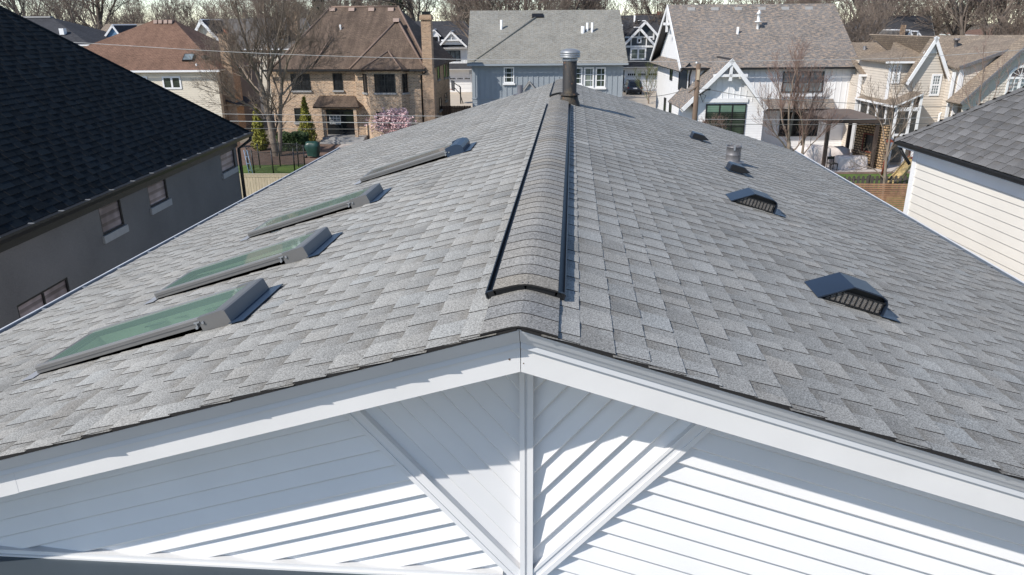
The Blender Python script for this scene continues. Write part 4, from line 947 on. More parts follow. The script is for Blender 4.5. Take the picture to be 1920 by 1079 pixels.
# rakes and brace of the side gable
for N_, x in ((-1, ex0-.22),):
    m = MB()
    for p, q in (((-.5, ze), (ym, zr_)), ((yb+.5, ze), (ym, zr_))):
        d = V((0, q[0]-p[0], q[1]-p[1])); L = d.length; d /= L; n = V((0, -d.z, d.y)); n = n if n.z < 0 else -n
        m.obox(V((x, p[0], p[1])), d, n, XA, 0, L, 0, .3, -.08, .0)
    m.box((x-.05, ym-.12, zr_-2.0), (x+.1, ym+.12, zr_-.3)); m.box((x-.05, ym-1.2, zr_-1.5), (x+.1, ym+1.2, zr_-1.3)); m.build('side_rake', 'white paint', wh)
m = MB(); m.box((ex0, -.64, ze-.14), (ex1, -.51, ze-.01)); g_ = m.build('gutter', 'black metal', wh)
m = MB(); m.tube([(xl+.1, -.55, ze-.15), (xl+.12, -.1, ze-.6), (xl+.12, -.1, .2)], .06, 8); m.build('downspout', 'black metal', wh)
m = MB(); m.tube([(xr-.1, -.55, ze-.15), (xr-.06, -.1, ze-.6), (xr-.06, -.1, .2)], .06, 8); m.build('downspout', 'black metal', wh)
m = MB(); m.tube([(wl-.3, -3.1, pz(wl)), (wl+.15, -2.9, pz(wl)-.6), (wl+.15, -2.9, .2)], .06, 8); m.build('downspout', 'black metal', wh)
kw = dict(frame='black metal', fw=.07)
pwin(wh, f, -.04, 1469, 134, 1546, 174, cols=3, rows=2, pane='curtain pane', **kw); pwin(wh, f, -2.83, 1324, 195, 1400, 253, cols=3, rows=1, bars=4, pane='shade pane', split=(.72, 'green blind pane'), **kw)
pwin(wh, f, -.03, 1464, 210, 1537, 256, cols=3, pane='pane', **kw)
p, q = a(1320, 192, -2.83), a(1402, 192, -2.83); m = MB(); m.box((p.x, -2.9, p.z-.02), (q.x, -2.84, p.z+.25)); m.build('window_head', 'white paint', wh)
p, q = a(1464, 176, -.05), a(1552, 181, -.05); m = MB(); m.box((p.x, -.12, q.z), (q.x, -.04, p.z)); m.build('window_ledge', 'white paint', wh)
for px0, px1, py0, py1 in ((1256, 1260.5, 123, 150), (1272, 1287, 129, 168), (1244.5, 1248, 183, 208), (1254.5, 1258.5, 189, 212)):
    p = a(px0, py1, 0)
    b, c, t = f.x(px0, py1, xl-.02), f.x(px1, py1, xl-.02), f.x((px0+px1)/2, py0, xl-.02)
    window(wh, V((xl-.018, min(b.y, c.y), b.z)), YA, -XA, abs(b.y-c.y), t.z-b.z, frame='black metal', pane='pane', fw=.06)
for px in (1296, 1340, 1384, 1428, 1472, 1516):
    p = a(px, 11, ym-.4); y = ym-.45; m = MB(); m.prism([(0, 0), (.5, .0), (.5, .28), (.1, .28)], V((p.x, y-.2, ze+sl*(y+.3)-.05)), YA, Z, XA, -.28, .28); m.build('roof_vent', 'stone sill', ro)
def on_l(px, py):
    for y in [i*.05 for i in range(0, 115)]:
        p = a(px, py, y)
        if p.z <= ze+sl*(y+.5)+.02: return p
    return p
p = on_l(1420.5, 54); m = MB(); m.lathe(p-Z*.1, [(.10, 0), (.10, .55), (.26, .56), (.26, .62), (.11, .63), (.11, 1.1), (.2, 1.12), (.03, 1.4)], 14); m.build('tall_roof_vent', 'white pvc', wh)
p = on_l(1383, 63); pipe(wh, p.x, p.y, p.z-.1, .55, .09)

# ---- tan house with steep gable at the right
f = Frame(at(1750, 300, 49)); a = f.y; th = house('tan_house', 'tan sided house with steep narrow gable, dormers and screened porch', f)
ya = 4.2; mL, mR = a(1611, 139, ya), a(1752, 139, ya); zr1 = a(1650, 79.5, ya+4).z
mb = MB(); mb.slab([(mL.x, ya-.4, mL.z), (mR.x+2, ya-.4, mL.z), (mR.x+2, ya+4, zr1), (mL.x, ya+4, zr1)]); mb.slab([(mL.x, ya+8, mL.z), (mR.x+2, ya+8, mL.z), (mR.x+2, ya+4, zr1), (mL.x, ya+4, zr1)])
A = a(1752, 68, 0); gl = a(1693, 157, 0); gr = a(1781, 168, 0)
mb.slab([(gl.x, -.25, gl.z), tuple(V((A.x, -.25, A.z))), (A.x, .3, A.z), (gl.x, .3, gl.z)]); mb.slab([(A.x, -.25, A.z), (gr.x+.15, -.25, gr.z), (gr.x+.15, 2.2, gr.z), (A.x, 9, A.z)])
# long right slope behind the gable, down to its eave
e0, e1 = a(1779, 169, .6), a(1990, 168, .6); k0, k1 = a(1752, 67, 5.5), a(1990, 60, 5.5)
mb.slab([(e0.x, .6, e0.z), (e1.x, .6, e0.z), (k1.x, 5.5, k0.z), (k0.x, 5.5, k0.z)])
# dormer roof left of the gable
d0, d1 = a(1661, 115, .4), a(1722, 121, .4); dt = a(1733, 79, 5)
mb.slab([(d0.x, .4, d0.z), (d1.x+.6, .4, d0.z-.08), (A.x-.1, 5, dt.z), (dt.x, 5, dt.z)])
mb.slab([(d0.x, .4, d0.z), (dt.x, 5, dt.z), (d0.x, 5, d0.z)])
# two raking roofs at the right
r0, r1_ = a(1783, 124, -1.4), a(1945, 76, -1.4); sA_ = (r1_.z-r0.z)/(r1_.x-r0.x)
u0, u1 = a(1800, 127, -1.5), a(1950, 74, -1.5); v0, v1 = a(1802, 195, -3), a(1950, 66, -3)
mb.slab([(u0.x-.3, -1.6, u0.z-.05), (u1.x, -1.6, u1.z), (u1.x, 4, u1.z), (u0.x+2.2, 4, u0.z+2.5*(u1.z-u0.z)/(u1.x-u0.x)), (u0.x+.2, 1.0, u0.z+.5*(u1.z-u0.z)/(u1.x-u0.x))], .12)
mb.slab([(v0.x-.1, -3.1, v0.z), (v1.x, -3.1, v1.z), (v1.x, -1.45, v1.z), (v0.x-.1, -1.45, v0.z)], .12); mb.slab([(v1.x, -3.1, v1.z), (v1.x+7, -3.1, v1.z-6), (v1.x+7, -1.45, v1.z-6), (v1.x, -1.45, v1.z)], .12)
ro = mb.build('roof', ['tan roof', 'tan roof'], th)
mb = MB(); mb.lap(rect(mL.x+.1, mR.x, 0, mL.z-.1), V((0, ya, 0)), XA, Z, -YA, .17, .030); mb.lap(rect(ya, ya+8, 0, mL.z-.1), V((mL.x+.1, 0, 0)), YA, Z, -XA, .17, .030)
wr_ = gr.x-.1
mb.lap([(gl.x-.3, 0), (wr_, 0), (wr_, gr.z-.1), (A.x, A.z-.25), (gl.x, gl.z-.2), (gl.x-.3, gl.z-.8)], O0, XA, Z, -YA, .17, .030)
mb.lap(rect(0, .7, 0, gl.z-.4), V((gl.x-.3, 0, 0)), YA, Z, -XA, .17, .030)
dw = a(1669, 120, .7); mb.lap(rect(dw.x, d1.x+.8, 3.0, d0.z-.12), V((0, .7, 0)), XA, Z, -YA, .17, .030); mb.lap(rect(.7, 7, 3.0, d0.z-.1), V((dw.x, 0, 0)), YA, Z, -XA, .17, .030)
c0 = a(1802, 130, -1.4); mb.lap([(c0.x, 0), (u1.x, 0), (u1.x, u1.z-.12), (c0.x, u0.z-.12)], V((0, -1.4, 0)), XA, Z, -YA, .17, .030); mb.lap(rect(-1.4, 1.0, 2, u0.z-.1), V((c0.x, 0, 0)), YA, Z, -XA, .17, .030)
mb.lap([(v0.x+.2, 0), (v1.x+6, 0), (v1.x+6, v1.z-5.4), (v1.x, v1.z-.15), (v0.x+.2, v0.z-.1)], V((0, -2.8, 0)), XA, Z, -YA, .17, .030)
mb.build('wall', 'tan vinyl', th)
for p, q, y in (((gl.x, gl.z), (A.x, A.z), -.27), ((gr.x+.15, gr.z), (A.x, A.z), -.27)):
    gm = MB(); dv = V((q[0]-p[0], 0, q[1]-p[1])); L = dv.length; dv /= L; nv = V((-dv.z, 0, dv.x)); nv = nv if nv.z < 0 else -nv; gm.obox(V((p[0], y, p[1])), dv, nv, -YA, 0, L, 0, .2, 0, .08); gm.build('rake_board', 'white paint', th)
m = MB(); m.prism([(A.x-.55, A.z-1.05), (A.x+.33, A.z-1.05), (A.x, A.z-.1)], V((0, -.03, 0)), XA, Z, -YA, 0, .05); m.build('gable_peak', 'white paint', th)
for (p, q, y) in ((u0, u1, -1.62), (v0, v1, -3.12)):
    m = MB(); d = V((q.x-p.x, 0, q.z-p.z)); L = d.length; d /= L; n = V((d.z, 0, -d.x)); m.obox(V((p.x-.1, y, p.z)), d, n, -YA, 0, L, -.08, .10, 0, .12); m.build('rake_gutter', 'old galvanised', th)
m = MB(); m.box((c0.x-.08, -1.47, 0), (c0.x+.22, -1.38, u0.z-.1)); m.box((c0.x-.35, -1.3, 3), (c0.x-.2, -1.15, u0.z-.3)); m.build('corner_board', 'white paint', th)
m = MB(); m.box((wr_-.12, -.07, 0), (wr_+.1, .0, gr.z-.2)); m.build('corner_board', 'white paint', th)
m = MB(); q = a(1799, 168, -.1); m.box((gr.x, -.2, gr.z-.12), (q.x, .0, gr.z)); m.tube([(q.x-.1, -.1, gr.z-.1), (q.x-.15, -.12, gr.z-1.0), (q.x-.6, -.14, gr.z-1.4), (q.x-1.0, -.14, gr.z-1.5), (q.x-1.0, -.14, .2)], .07, 8); m.build('downspout', 'white paint', th)
m = MB(); m.box((mL.x-.2, ya-.55, mL.z-.14), (mR.x, ya-.42, mL.z)); m.build('gutter', 'white paint', th); m = MB(); m.box((mL.x+.0, ya-.06, 0), (mL.x+.25, ya-.01, mL.z-.1)); m.build('corner_board', 'white paint', th); m = MB(); m.box((d0.x, .26, d0.z-.14), (d1.x+.4, .38, d0.z-.02)); m.box((dw.x-.02, .64, 4.0), (dw.x+.16, .69, d0.z-.1)); m.build('gutter', 'white paint', th)
kw = dict(frame='white paint', fw=.12, rows=2, bars=6, barcols=3, mw=.03)
pwin(th, f, -.02, 1748, 139, 1767, 180, pane='curtain pane', **kw); pwin(th, f, .68, 1676, 121, 1691, 157, pane='curtain pane', **kw)
p = a(1906, 96, -2.82); w0, w1 = a(1885, 166, -2.82), a(1938, 144, -2.82)
wo = window(th, V((w0.x, -2.818, w0.z-1)), XA, -YA, w1.x-w0.x, w1.z-w0.z+1, cols=2, bars=6, barcols=4, frame='white paint', pane='curtain pane', fw=.14)
m = MB(); R_ = (w1.x-w0.x)/2; cx = w0.x+R_; n = 18
pts = [(R_*math.cos(math.pi*i/n), R_*.85*math.sin(math.pi*i/n)) for i in range(n+1)]; inn = [((R_-.16)*math.cos(math.pi*i/n), (R_*.85-.14)*math.sin(math.pi*i/n)) for i in range(n+1)]
for i in range(n): m.prism([pts[i], pts[i+1], inn[i+1], inn[i]], V((cx, -2.82, w1.z+.003)), XA, Z, -YA, 0, .06)
ao = m.build('arched_light', 'white paint', th); m = MB(); m.prism(inn, V((cx, -2.82, w1.z+.003)), XA, Z, -YA, .004, .02); m.build('pane', 'grey pane', ao)
m = MB()
for k in range(1, 6): t_ = math.pi*k/6; m.bar((cx, -2.845, w1.z+.02), (cx+(R_-.1)*math.cos(t_), -2.845, w1.z+(R_*.85-.1)*math.sin(t_)), .03)
m.build('fan_bar', 'white paint', ao)
for px, py, y in ((1790, 88, 4.5),): 
    p = a(px, py, y); m = MB(); m.lathe((p.x, 4.4, p.z-.4), [(.22, 0), (.12, .2), (.12, .8), (.2, .82), (.2, .95)], 12); m.build('pipe_vent', 'old galvanised', th)
p = a(1621, 92, ya+3); m = MB(); m.lathe((p.x, ya+3, p.z-.5), [(.22, 0), (.12, .2), (.12, .7)], 12); m.build('pipe_vent', 'old galvanised', th)
p = a(1890, 84, .5); m = MB(); m.box((p.x-.4, .3, p.z-.15), (p.x+.4, .9, p.z+.02)); m.build('roof_vent', 'grey roof', th)
# screened porch
P1, P2 = a(1678, 199, -1.5), a(1732, 175, -1.5); zpe = P1.z; P0 = f.x(1606, 181, P1.x)
P3x = max(P2.x+.1, a(1697, 160, 3.45).x); z3 = zpe+(P3x-P1.x)*(P2.z-zpe)/(P2.x-P1.x)
mb = MB(); mb.slab([(P1.x, -1.5, zpe), (P2.x, -1.5, P2.z), (P2.x, .03, P2.z), (P3x, .03, z3), (P3x, 3.6, z3), (P3x-1.2, 3.6, zpe+(P3x-1.2-P1.x)*(P2.z-zpe)/(P2.x-P1.x)), (P1.x, P0.y, zpe)], .10); mb.build('porch_roof', ['tan roof', 'white paint'], th)
xe = P1.x+.25
for y in [-1.3+k*(P0.y+1.0)/4 for k in range(5)]:
    m = MB(); m.box((xe-.07, y-.07, 0), (xe+.07, y+.07, zpe-.05)); m.build('porch_post', 'white paint', th)
for px in (1706, 1722):
    x = a(px, 215, -1.3).x; m = MB(); m.box((x-.08, -1.37, 0), (x+.08, -1.23, zpe+(x-P1.x)*(P2.z-zpe)/(P2.x-P1.x)-.12)); m.build('porch_post', 'white paint', th)
m = MB(); m.box((xe, -1.36, 1.9), (P2.x-.1, -1.25, 2.05)); m.box((xe, -1.36, zpe-.35), (P2.x-.1, -1.25, zpe-.12)); m.build('porch_rail', 'white paint', th)
m = MB(); m.face([(xe, -1.3, .2), (xe, P0.y, .2), (xe, P0.y, zpe-.1), (xe, -1.3, zpe-.1)]); m.face([(xe, -1.29, .2), (P2.x, -1.29, .2), (P2.x, -1.29, zpe-.2), (xe, -1.29, zpe-.2)]); m.build('porch_screen', 'porch screen', th)
m = MB(); m.prism([(xe, zpe-.1), (P2.x, zpe-.1), (P2.x, P2.z-.15)], V((0, -1.25, 0)), XA, Z, -YA, 0, .03); m.build('porch_gable', 'dark wood', th)  # dark brown wall, with its shadow put into the colour too
m = MB(); m.box((P1.x+.1, .2, 0), (P2.x, P0.y-.2, .25)); m.build('porch_floor', 'dark wood', th)
m = MB(); m.box((P1.x-.1, -1.55, zpe-.12), (P1.x-.005, P0.y, zpe)); m.build('porch_gutter', 'white paint', th)

# ---- rooftops further out
f = Frame(at(1655, 80, 92)); a = f.y
h, r = simple_house('distant_grey_house', 'distant slate grey roof with red chimney pot among bare trees', f, a(1600, 90, 0).x, a(1740, 90, 0).x, a(1650, 72, -.4).z, 10, 'charcoal roof', 'cream vinyl', (a(1620, 26, 5).x, a(1745, 26, 5).x, a(1650, 30, 5).z), trim='stone sill')
p0, p1 = a(1641, 80, -1.5), a(1663.6, 66, -1.5); m = MB(); m.box((p0.x, -1.5, 0), (p1.x, -.6, p1.z-.15)); m.box((p0.x-.1, -1.6, p1.z-.15), (p1.x+.1, -.5, p1.z)); c_ = m.build('chimney', 'fence pine', h)
m = MB(); m.lathe(((p0.x+p1.x)/2+.2, -1.05, p1.z), [(.26, 0), (.22, .35), (.28, .36), (.28, .42)], 12); m.build('chimney_pot', 'copper pot', c_)
f = Frame(at(1705, 70, 84)); a = f.y; h = house('twin_gabled_house', 'distant house with two small white gables and a brick chimney', f)
mb = MB(); wb = MB()
for g0, ga, g1 in (((1694, 80), (1706, 56), (1716, 82)), ((1718, 80), (1720, 58), (1742, 82))):
    p, q, s_ = a(*g0, 0), a(*ga, 0), a(*g1, 0); zl = min(p.z, s_.z)-.6; gable_roof_y(mb, p.x-.4, zl, q.x, q.z, s_.x+.4, zl, -.15, 7); wb.prism([(p.x, 0), (s_.x, 0), (s_.x, zl+.3), (q.x, q.z-.15), (p.x, zl+.3)], O0, XA, Z, -YA, -6, 0)
mb.build('roof', ['grey roof', 'white paint'], h); wb.build('wall', 'white paint', h)
p0, p1 = a(1689, 80, -.5), a(1697, 47, -.5); m = MB(); m.box((p0.x, -.8, 0), (p1.x, .1, p1.z)); m.build('chimney', 'chimney brick', h)
f = Frame(at(1215, 40, 150)); a = f.y
h, r = simple_house('distant_brown_house', 'small brown roof with a brick chimney far behind the slate gables', f, a(1185, 40, 0).x, a(1262, 40, 0).x, a(1215, 40, 0).z, 10, 'brown roof', 'cream vinyl', (a(1195, 26, 5).x, a(1255, 26, 5).x, a(1215, 26, 5).z))
p0, p1 = a(1232, 35, 0), a(1240, 22, 0); m = MB(); m.box((p0.x, 0, 2), (p1.x, 1, p1.z)); m.build('chimney', 'copper pot', h)
f = Frame(at(1870, 60, 120)); a = f.y
h, r = simple_house('distant_russet_house', 'low russet roof seen through branches at the far right', f, a(1850, 70, 0).x, a(1990, 70, 0).x, a(1900, 66, 0).z, 12, 'russet roof', 'white paint', (a(1870, 50, 6).x, a(1980, 50, 6).x, a(1900, 50, 6).z))
# ================================================================== GROUND
def sheet(name, pts, z, mat, kind='structure'):
    m = MB(); m.face([(p[0], p[1], z) for p in pts]); return tag(m.build(name, mat), kind=kind)
sheet('ground', [(-900, -300), (900, -300), (900, 1500), (-900, 1500)], 0, 'earth')
sheet('lawn', [(-30, 26), (-6, 26), (-6, 47.0), (-17, 46.3), (-30, 44.8)], .004, 'lawn')
sheet('mulch_bed', [(-30, 44.8), (-17, 46.3), (-13, 48.5), (-14, 57), (-30, 55)], .008, 'mulch')
sheet('lawn', [(6, 27), (40, 30), (38, 47), (6, 46)], .004, 'lawn')
sheet('patio', [(12, 44.5), (24.5, 45.6), (24.0, 56), (12, 55)], .012, 'paver')
sheet('mulch_bed', [(12, 43.9), (25, 45.0), (24.5, 45.6), (12, 44.5)], .010, 'mulch')
sheet('terrace', [(-17.5, 51.5), (-12, 52), (-12.5, 57), (-18, 56.5)], .016, 'paver')
sheet('driveway', [(-19.5, 82), (-10, 82), (-10.5, 101), (-19.5, 101)], .004, 'concrete')
sheet('driveway', [(6.4, 72), (13.5, 72), (14, 103), (5.8, 103)], .004, 'concrete')
sheet('lawn', [(1, 72), (6.4, 72), (5.8, 100), (1, 100)], .006, 'lawn')
sheet('street', [(-300, 118), (300, 118), (300, 126), (-300, 126)], .004, 'asphalt road')
sheet('lawn', [(-200, 127), (200, 127), (200, 170), (-200, 170)], .004, 'lawn')

# ================================================================== FENCES AND YARD THINGS
def board_fence(name, label, p, q, h, mat, bw=.14, gap=.012, rails=True, cap=False, post=2.4, pointed=False, rnd=random.Random(4)):
    p, q = V((*p, 0)), V((*q, 0)); d = q-p; L = d.length; d /= L; n = V((d.y, -d.x, 0))
    t = thing(name, label, 'fence', p)
    m = MB(); x = 0
    while x < L-.01:
        hh = h+rnd.uniform(-.012, .012); w = min(bw, L-x); tt = rnd.uniform(-.004, .004)
        if pointed: m.prism([(x, .05), (x+w, .05), (x+w, hh-.06), (x+w/2, hh), (x, hh-.06)], O0, d, Z, n, tt, tt+.02)
        else: m.obox(O0, d, Z, n, x, x+w, .05, hh, tt, tt+.02)
        x += bw+gap
    m.build('board_panel', mat, t)
    x = 0
    while x <= L:
        m = MB(); m.obox(O0, d, Z, n, x-.05, x+.05, 0, h+.03, -.13, -.03); m.build('fence_post', mat, t); x += post
    m = MB()
    for z in (.35, h-.25): m.obox(O0, d, Z, n, 0, L, z, z+.09, -.03, -.006)
    if cap: m.obox(O0, d, Z, n, -.02, L+.02, h+.02, h+.05, -.10, .06); m.obox(O0, d, Z, n, 0, L, h-.10, h+.0, .022, .04)
    m.build('rail', mat, t); return t
pz = 1.85
a, b = at(452, 327, 34.3), at(600, 327, 34.3)
board_fence('board_fence', 'pale pine board fence behind the stucco house', (a.x-4, 34.2), (b.x+8, 34.9), a.z-.05, 'fence pine', cap=True)
a, b = at(440, 262, 56), at(480, 262, 57.5)
board_fence('board_fence', 'dark brown board fence beside the brick house and round evergreen', (-31, 52.5), (-25.2, 53.0), 1.8, 'fence brown')
board_fence('board_fence', 'brown board fence below the basketball hoop', (-13.3, 66), (-9.0, 66.5), 1.8, 'fence brown')
board_fence('picket_fence', 'dark weathered picket fence at the end of the right lawn', (9, 37.4), (34, 39.3), 1.15, 'fence grey', bw=.15, gap=.10, pointed=True)
a, b = at(1575, 359, 32.5), at(1712, 357, 32.5); t = thing('slat_fence', 'cedar fence of thin horizontal slats behind the cream house', 'fence', (a.x, 32.5, 0)); L = b.x-a.x+3
m = MB(); z = .1; rr = random.Random(2)
while z < 1.86: m.box((0, -.02+rr.uniform(-.004, .004), z), (L, .0, z+.068)); z += .098
m.build('slat_panel', 'cedar slat', t)
for k in range(4): m = MB(); m.box((k*L/3-.05, .002, 0), (k*L/3+.05, .09, 1.88)); m.build('fence_post', 'fence brown', t)
# chain link in the left yard is a trampoline net
b = on_ground(520, 321); t = thing('net_enclosure', 'round enclosure of dark netting on black poles on the left lawn', 'enclosure', (b.x, b.y, 0)); R_ = 1.75
for k in range(8):
    an = k*math.pi/4+.25; x, y = R_*math.cos(an), R_*math.sin(an); m = MB(); m.tube([(x, y, 0), (x*1.02, y*1.02, 1.62)], .04, 6); m.build('net_pole', 'black metal', t)
m = MB(); n = 32; ring = [(R_*math.cos(2*math.pi*k/n), R_*math.sin(2*math.pi*k/n)) for k in range(n+1)]
for p, q in zip(ring, ring[1:]): m.face([(*p, .08), (*q, .08), (*q, 1.5), (*p, 1.5)])
m.build('safety_net', 'safety net', t)
m = MB(); m.tube([(*p, 1.5) for p in ring], .018, 5); m.build('top_rim', 'black metal', t)
m = MB(); m.tube([(-1.0, -2.0, 0), (-1.35, -1.6, 1.6)], .022, 6); m.tube([(-.75, -2.0, 0), (-1.15, -1.6, 1.6)], .022, 6)
for z in (.4, .8, 1.2): m.tube([(-1.0-.35*z/1.6, -2.0+.25*z, z), (-.75-.4*z/1.6, -2.0+.25*z, z)], .015, 5)
m.build('ladder', 'ladder blue', t)
# covered grill
b = on_ground(588, 296); t = thing('covered_grill', 'barbecue grill under a dark green cover on the terrace', 'grill', (b.x, b.y, 0))
m = MB(); rr = random.Random(8); rings = []
for z, w, dpt in ((.12, .50, .32), (.45, .56, .34), (.80, .62, .36), (1.0, .58, .34), (1.12, .44, .26), (1.15, .2, .12)):
    k = len(m.v); rings.append(k); N_ = 20
    for j in range(N_):
        an = 2*math.pi*j/N_; c, s_ = math.cos(an), math.sin(an); sq = 1/max(abs(c), abs(s_))**.9; u = rr.uniform(-.06, .06)
        m.v.append(((w+u)*c*sq*.85, (dpt+u)*s_*sq*.85, z+rr.uniform(-.02, .02)))
for i in range(len(rings)-1):
    for j in range(20): m.idx((rings[i]+j, rings[i]+(j+1) % 20, rings[i+1]+(j+1) % 20, rings[i+1]+j))
m.idx([rings[-1]+j for j in range(20)]); m.build('cover', 'green tarp', t)
m = MB(); m.lathe((-.5, -.15, .1), [(.02, -.1), (.1, -.06), (.1, .06), (.02, .1)], 10); m.build('wheel', 'black metal', t)
# utility pole
pp = at(1312, 118, 40); t = thing('utility_pole', 'weathered wooden utility pole before the white farmhouse', 'utility pole', (pp.x-.05, 40, 0))
m = MB(); m.tube([(0, 0, 0), (0, 0, pp.z-.05)], [.17, .125], 12); m.build('pole', 'pole wood', t)
m = MB(); m.box((-.08, -.19, pp.z-.9), (.06, -.12, pp.z-.35)); m.build('bracket', 'fence pine', t)
m = MB(); z = at(1308, 165, 40).z; m.tube([(.14, -.05, z-.4), (.5, -.06, z-.1), (.72, -.06, z-.08)], .05, 6); m.tube([(.12, -.1, z-.2), (.35, -.12, z-.75), (.5, -.1, z-.4), (.2, -.1, z-.3)], .018, 5); m.build('splice_box', 'black metal', t)
m = MB(); m.lathe((-.12, 0, pp.z-.05), [(.03, 0), (.06, .04), (.03, .1)], 8); m.build('insulator', 'white pvc', t)
m = MB(); m.tube([(-.45, -.1, z-.25), (.05, -.1, z+.12)], .04, 6); m.build('crossarm', 'pole wood', t)
def wire(label, pts, r, mat='wire', Y=40.0):
    P = [at(px, py, Y) for px, py in pts]; Q = []
    for i in range(len(P)-1):
        for k in range(6):
            t_ = k/6; p0, p1, p2, p3 = P[max(i-1, 0)], P[i], P[i+1], P[min(i+2, len(P)-1)]
            Q.append(.5*((2*p1)+(p2-p0)*t_+(2*p0-5*p1+4*p2-p3)*t_**2+(3*p1-p0-3*p2+p3)*t_**3))
    Q.append(P[-1]); m = MB(); m.tube(Q, r, 5); o = m.build('overhead_wire', mat); tag(o, label, 'wire', 'overhead wires'); return o
wire('thin pale wire running from the left hip roof to the top of the utility pole', [(-200, 58), (189, 83), (480, 100), (800, 110.5), (1060, 114), (1311, 117)], .014, 'pale wire')
wire('thin pale wire leaving the pole top across the farmhouse roof to the right', [(1312, 117), (1480, 113.5), (1640, 111), (1763, 105), (2050, 84)], .012, 'pale wire')
wire('dark sagging service wire from the slate house past the pole to the right', [(1100, 188), (1229, 181), (1308, 167), (1380, 178), (1453, 186), (1640, 196), (1800, 201), (2050, 204)], .016)
wire('uppermost of three close wires low across the brick house', [(200, 208), (414, 214), (640, 216.5), (900, 219), (1312, 224)], .013, 'pale wire')
wire('middle and thickest of three close wires across the brick house', [(200, 224), (428, 227.5), (640, 230), (900, 232), (1312, 233)], .019, 'pale wire')
wire('lowest and darkest of three close wires across the brick house', [(200, 238), (455, 241), (640, 242.5), (900, 242), (1312, 239)], .014)
wire('upper of two taut wires right of the pole by the gabled window', [(1312, 224), (1480, 225), (1600, 224.5), (1750, 221), (2050, 214)], .012, 'pale wire')
wire('lower of two taut wires right of the pole by the gabled window', [(1312, 233), (1480, 234), (1640, 233.5), (1800, 230), (2050, 222)], .016)
# basketball hoop
b = on_ground(864, 196); s_ = 1
t = thing('basketball_hoop', 'basketball hoop on a post before the white garage', 'basketball hoop', (at(864, 196, 86).x, 86, 0)); z0 = at(852, 162, 86).z
m = MB(); m.tube([(0, 0, 0), (0, 0, z0-.1), (-.15, 0, z0+.05)], .075, 8); m.tube([(.25, .1, 0), (.05, 0, z0-1.2)], .05, 6); m.build('post', 'dark bronze', t)
m = MB(); m.tube([(0, 0, z0-.9), (-.75, -.1, z0-.1)], .05, 6); m.tube([(0, 0, z0-.1), (-.75, -.1, z0+.4)], .05, 6); m.build('arm', 'dark bronze', t)
m = MB(); m.obox(V((-.8, -.15, z0)), V((.35, -.94, 0)), Z, V((-.94, -.35, 0)), -.75, .75, -.45, .6, 0, .05); bo = m.build('backboard', 'grey pane', t)
m = MB()
for u0, u1, w0, w1 in ((-.78, .78, -.48, -.42), (-.78, .78, .57, .63), (-.78, -.72, -.42, .57), (.72, .78, -.42, .57)): m.obox(V((-.8, -.15, z0)), V((.35, -.94, 0)), Z, V((-.94, -.35, 0)), u0, u1, w0, w1, -.01, .07)
m.build('board_frame', 'dark bronze', bo)
m = MB(); m.lathe((-1.15, -.3, z0-.35), [(.22, 0), (.24, .02), (.22, .04), (.20, .02)], 14); m.build('rim', 'copper pot', t)
# parked car
b = at(1190, 180, 97); t = thing('parked_car', 'dark blue grey suv parked tail towards us at the garage door', 'car', (b.x, 97, 0), rad(3.5))
m = MB(); prof = [(-.1, .42), (-.08, .95), (.02, 1.05), (.35, 1.62), (.6, 1.72), (2.6, 1.74), (3.2, 1.62), (3.75, 1.15), (4.7, 1.0), (4.85, .75), (4.85, .38), (0, .35)]
rings = []
for x, sx in ((-.96, .985), (-.90, 1), (.90, 1), (.96, .985)):
    rings.append([(x*(1 if z < 1.1 else .86), y, z) for y, z in prof])
for a_, b_ in zip(rings, rings[1:]):
    for i in range(len(prof)): j = (i+1) % len(prof); m.face([a_[i], a_[j], b_[j], b_[i]])
m.face(rings[0]); m.face(rings[-1][::-1]); body = m.build('body', 'car paint', t)
m = MB(); m.face([(-.72, -.0, 1.08), (.72, -.0, 1.08), (.66, .31, 1.58), (-.66, .31, 1.58)]); m.build('rear_window', 'pane', t)
for sg in (-1, 1):
    m = MB(); m.face([(sg*.972, .5, 1.08), (sg*.972, 3.3, 1.08), (sg*.842, 2.9, 1.62), (sg*.842, .7, 1.62)]); m.build('side_window', 'pane', t)
    m = MB(); m.box((.78 if sg > 0 else -.97, -.09, .84), (.97 if sg > 0 else -.78, .12, 1.02)); m.build('tail_light', 'tail lamp', t)
    for y in (.85, 3.75):
        m = MB(); m.tube([(sg*.78, y, .35), (sg*.98, y, .35)], .36, 18); w_ = m.build('wheel', 'tyre', t)
        m = MB(); m.tube([(sg*.975, y, .35), (sg*.99, y, .35)], .22, 12); m.build('rim', 'galvanised', w_)
m = MB(); m.box((-.26, -.115, .78), (.26, -.10, .92)); m.build('number_plate', 'plate', t)
m = MB(); m.box((-.92, -.16, .42), (.92, -.08, .62)); m.build('bumper', 'black plastic', t)
m = MB(); m.box((-.7, .45, 1.72), (-.64, 2.6, 1.80)); m.box((.64, .45, 1.72), (.7, 2.6, 1.80)); m.build('roof_rail', 'black metal', t)

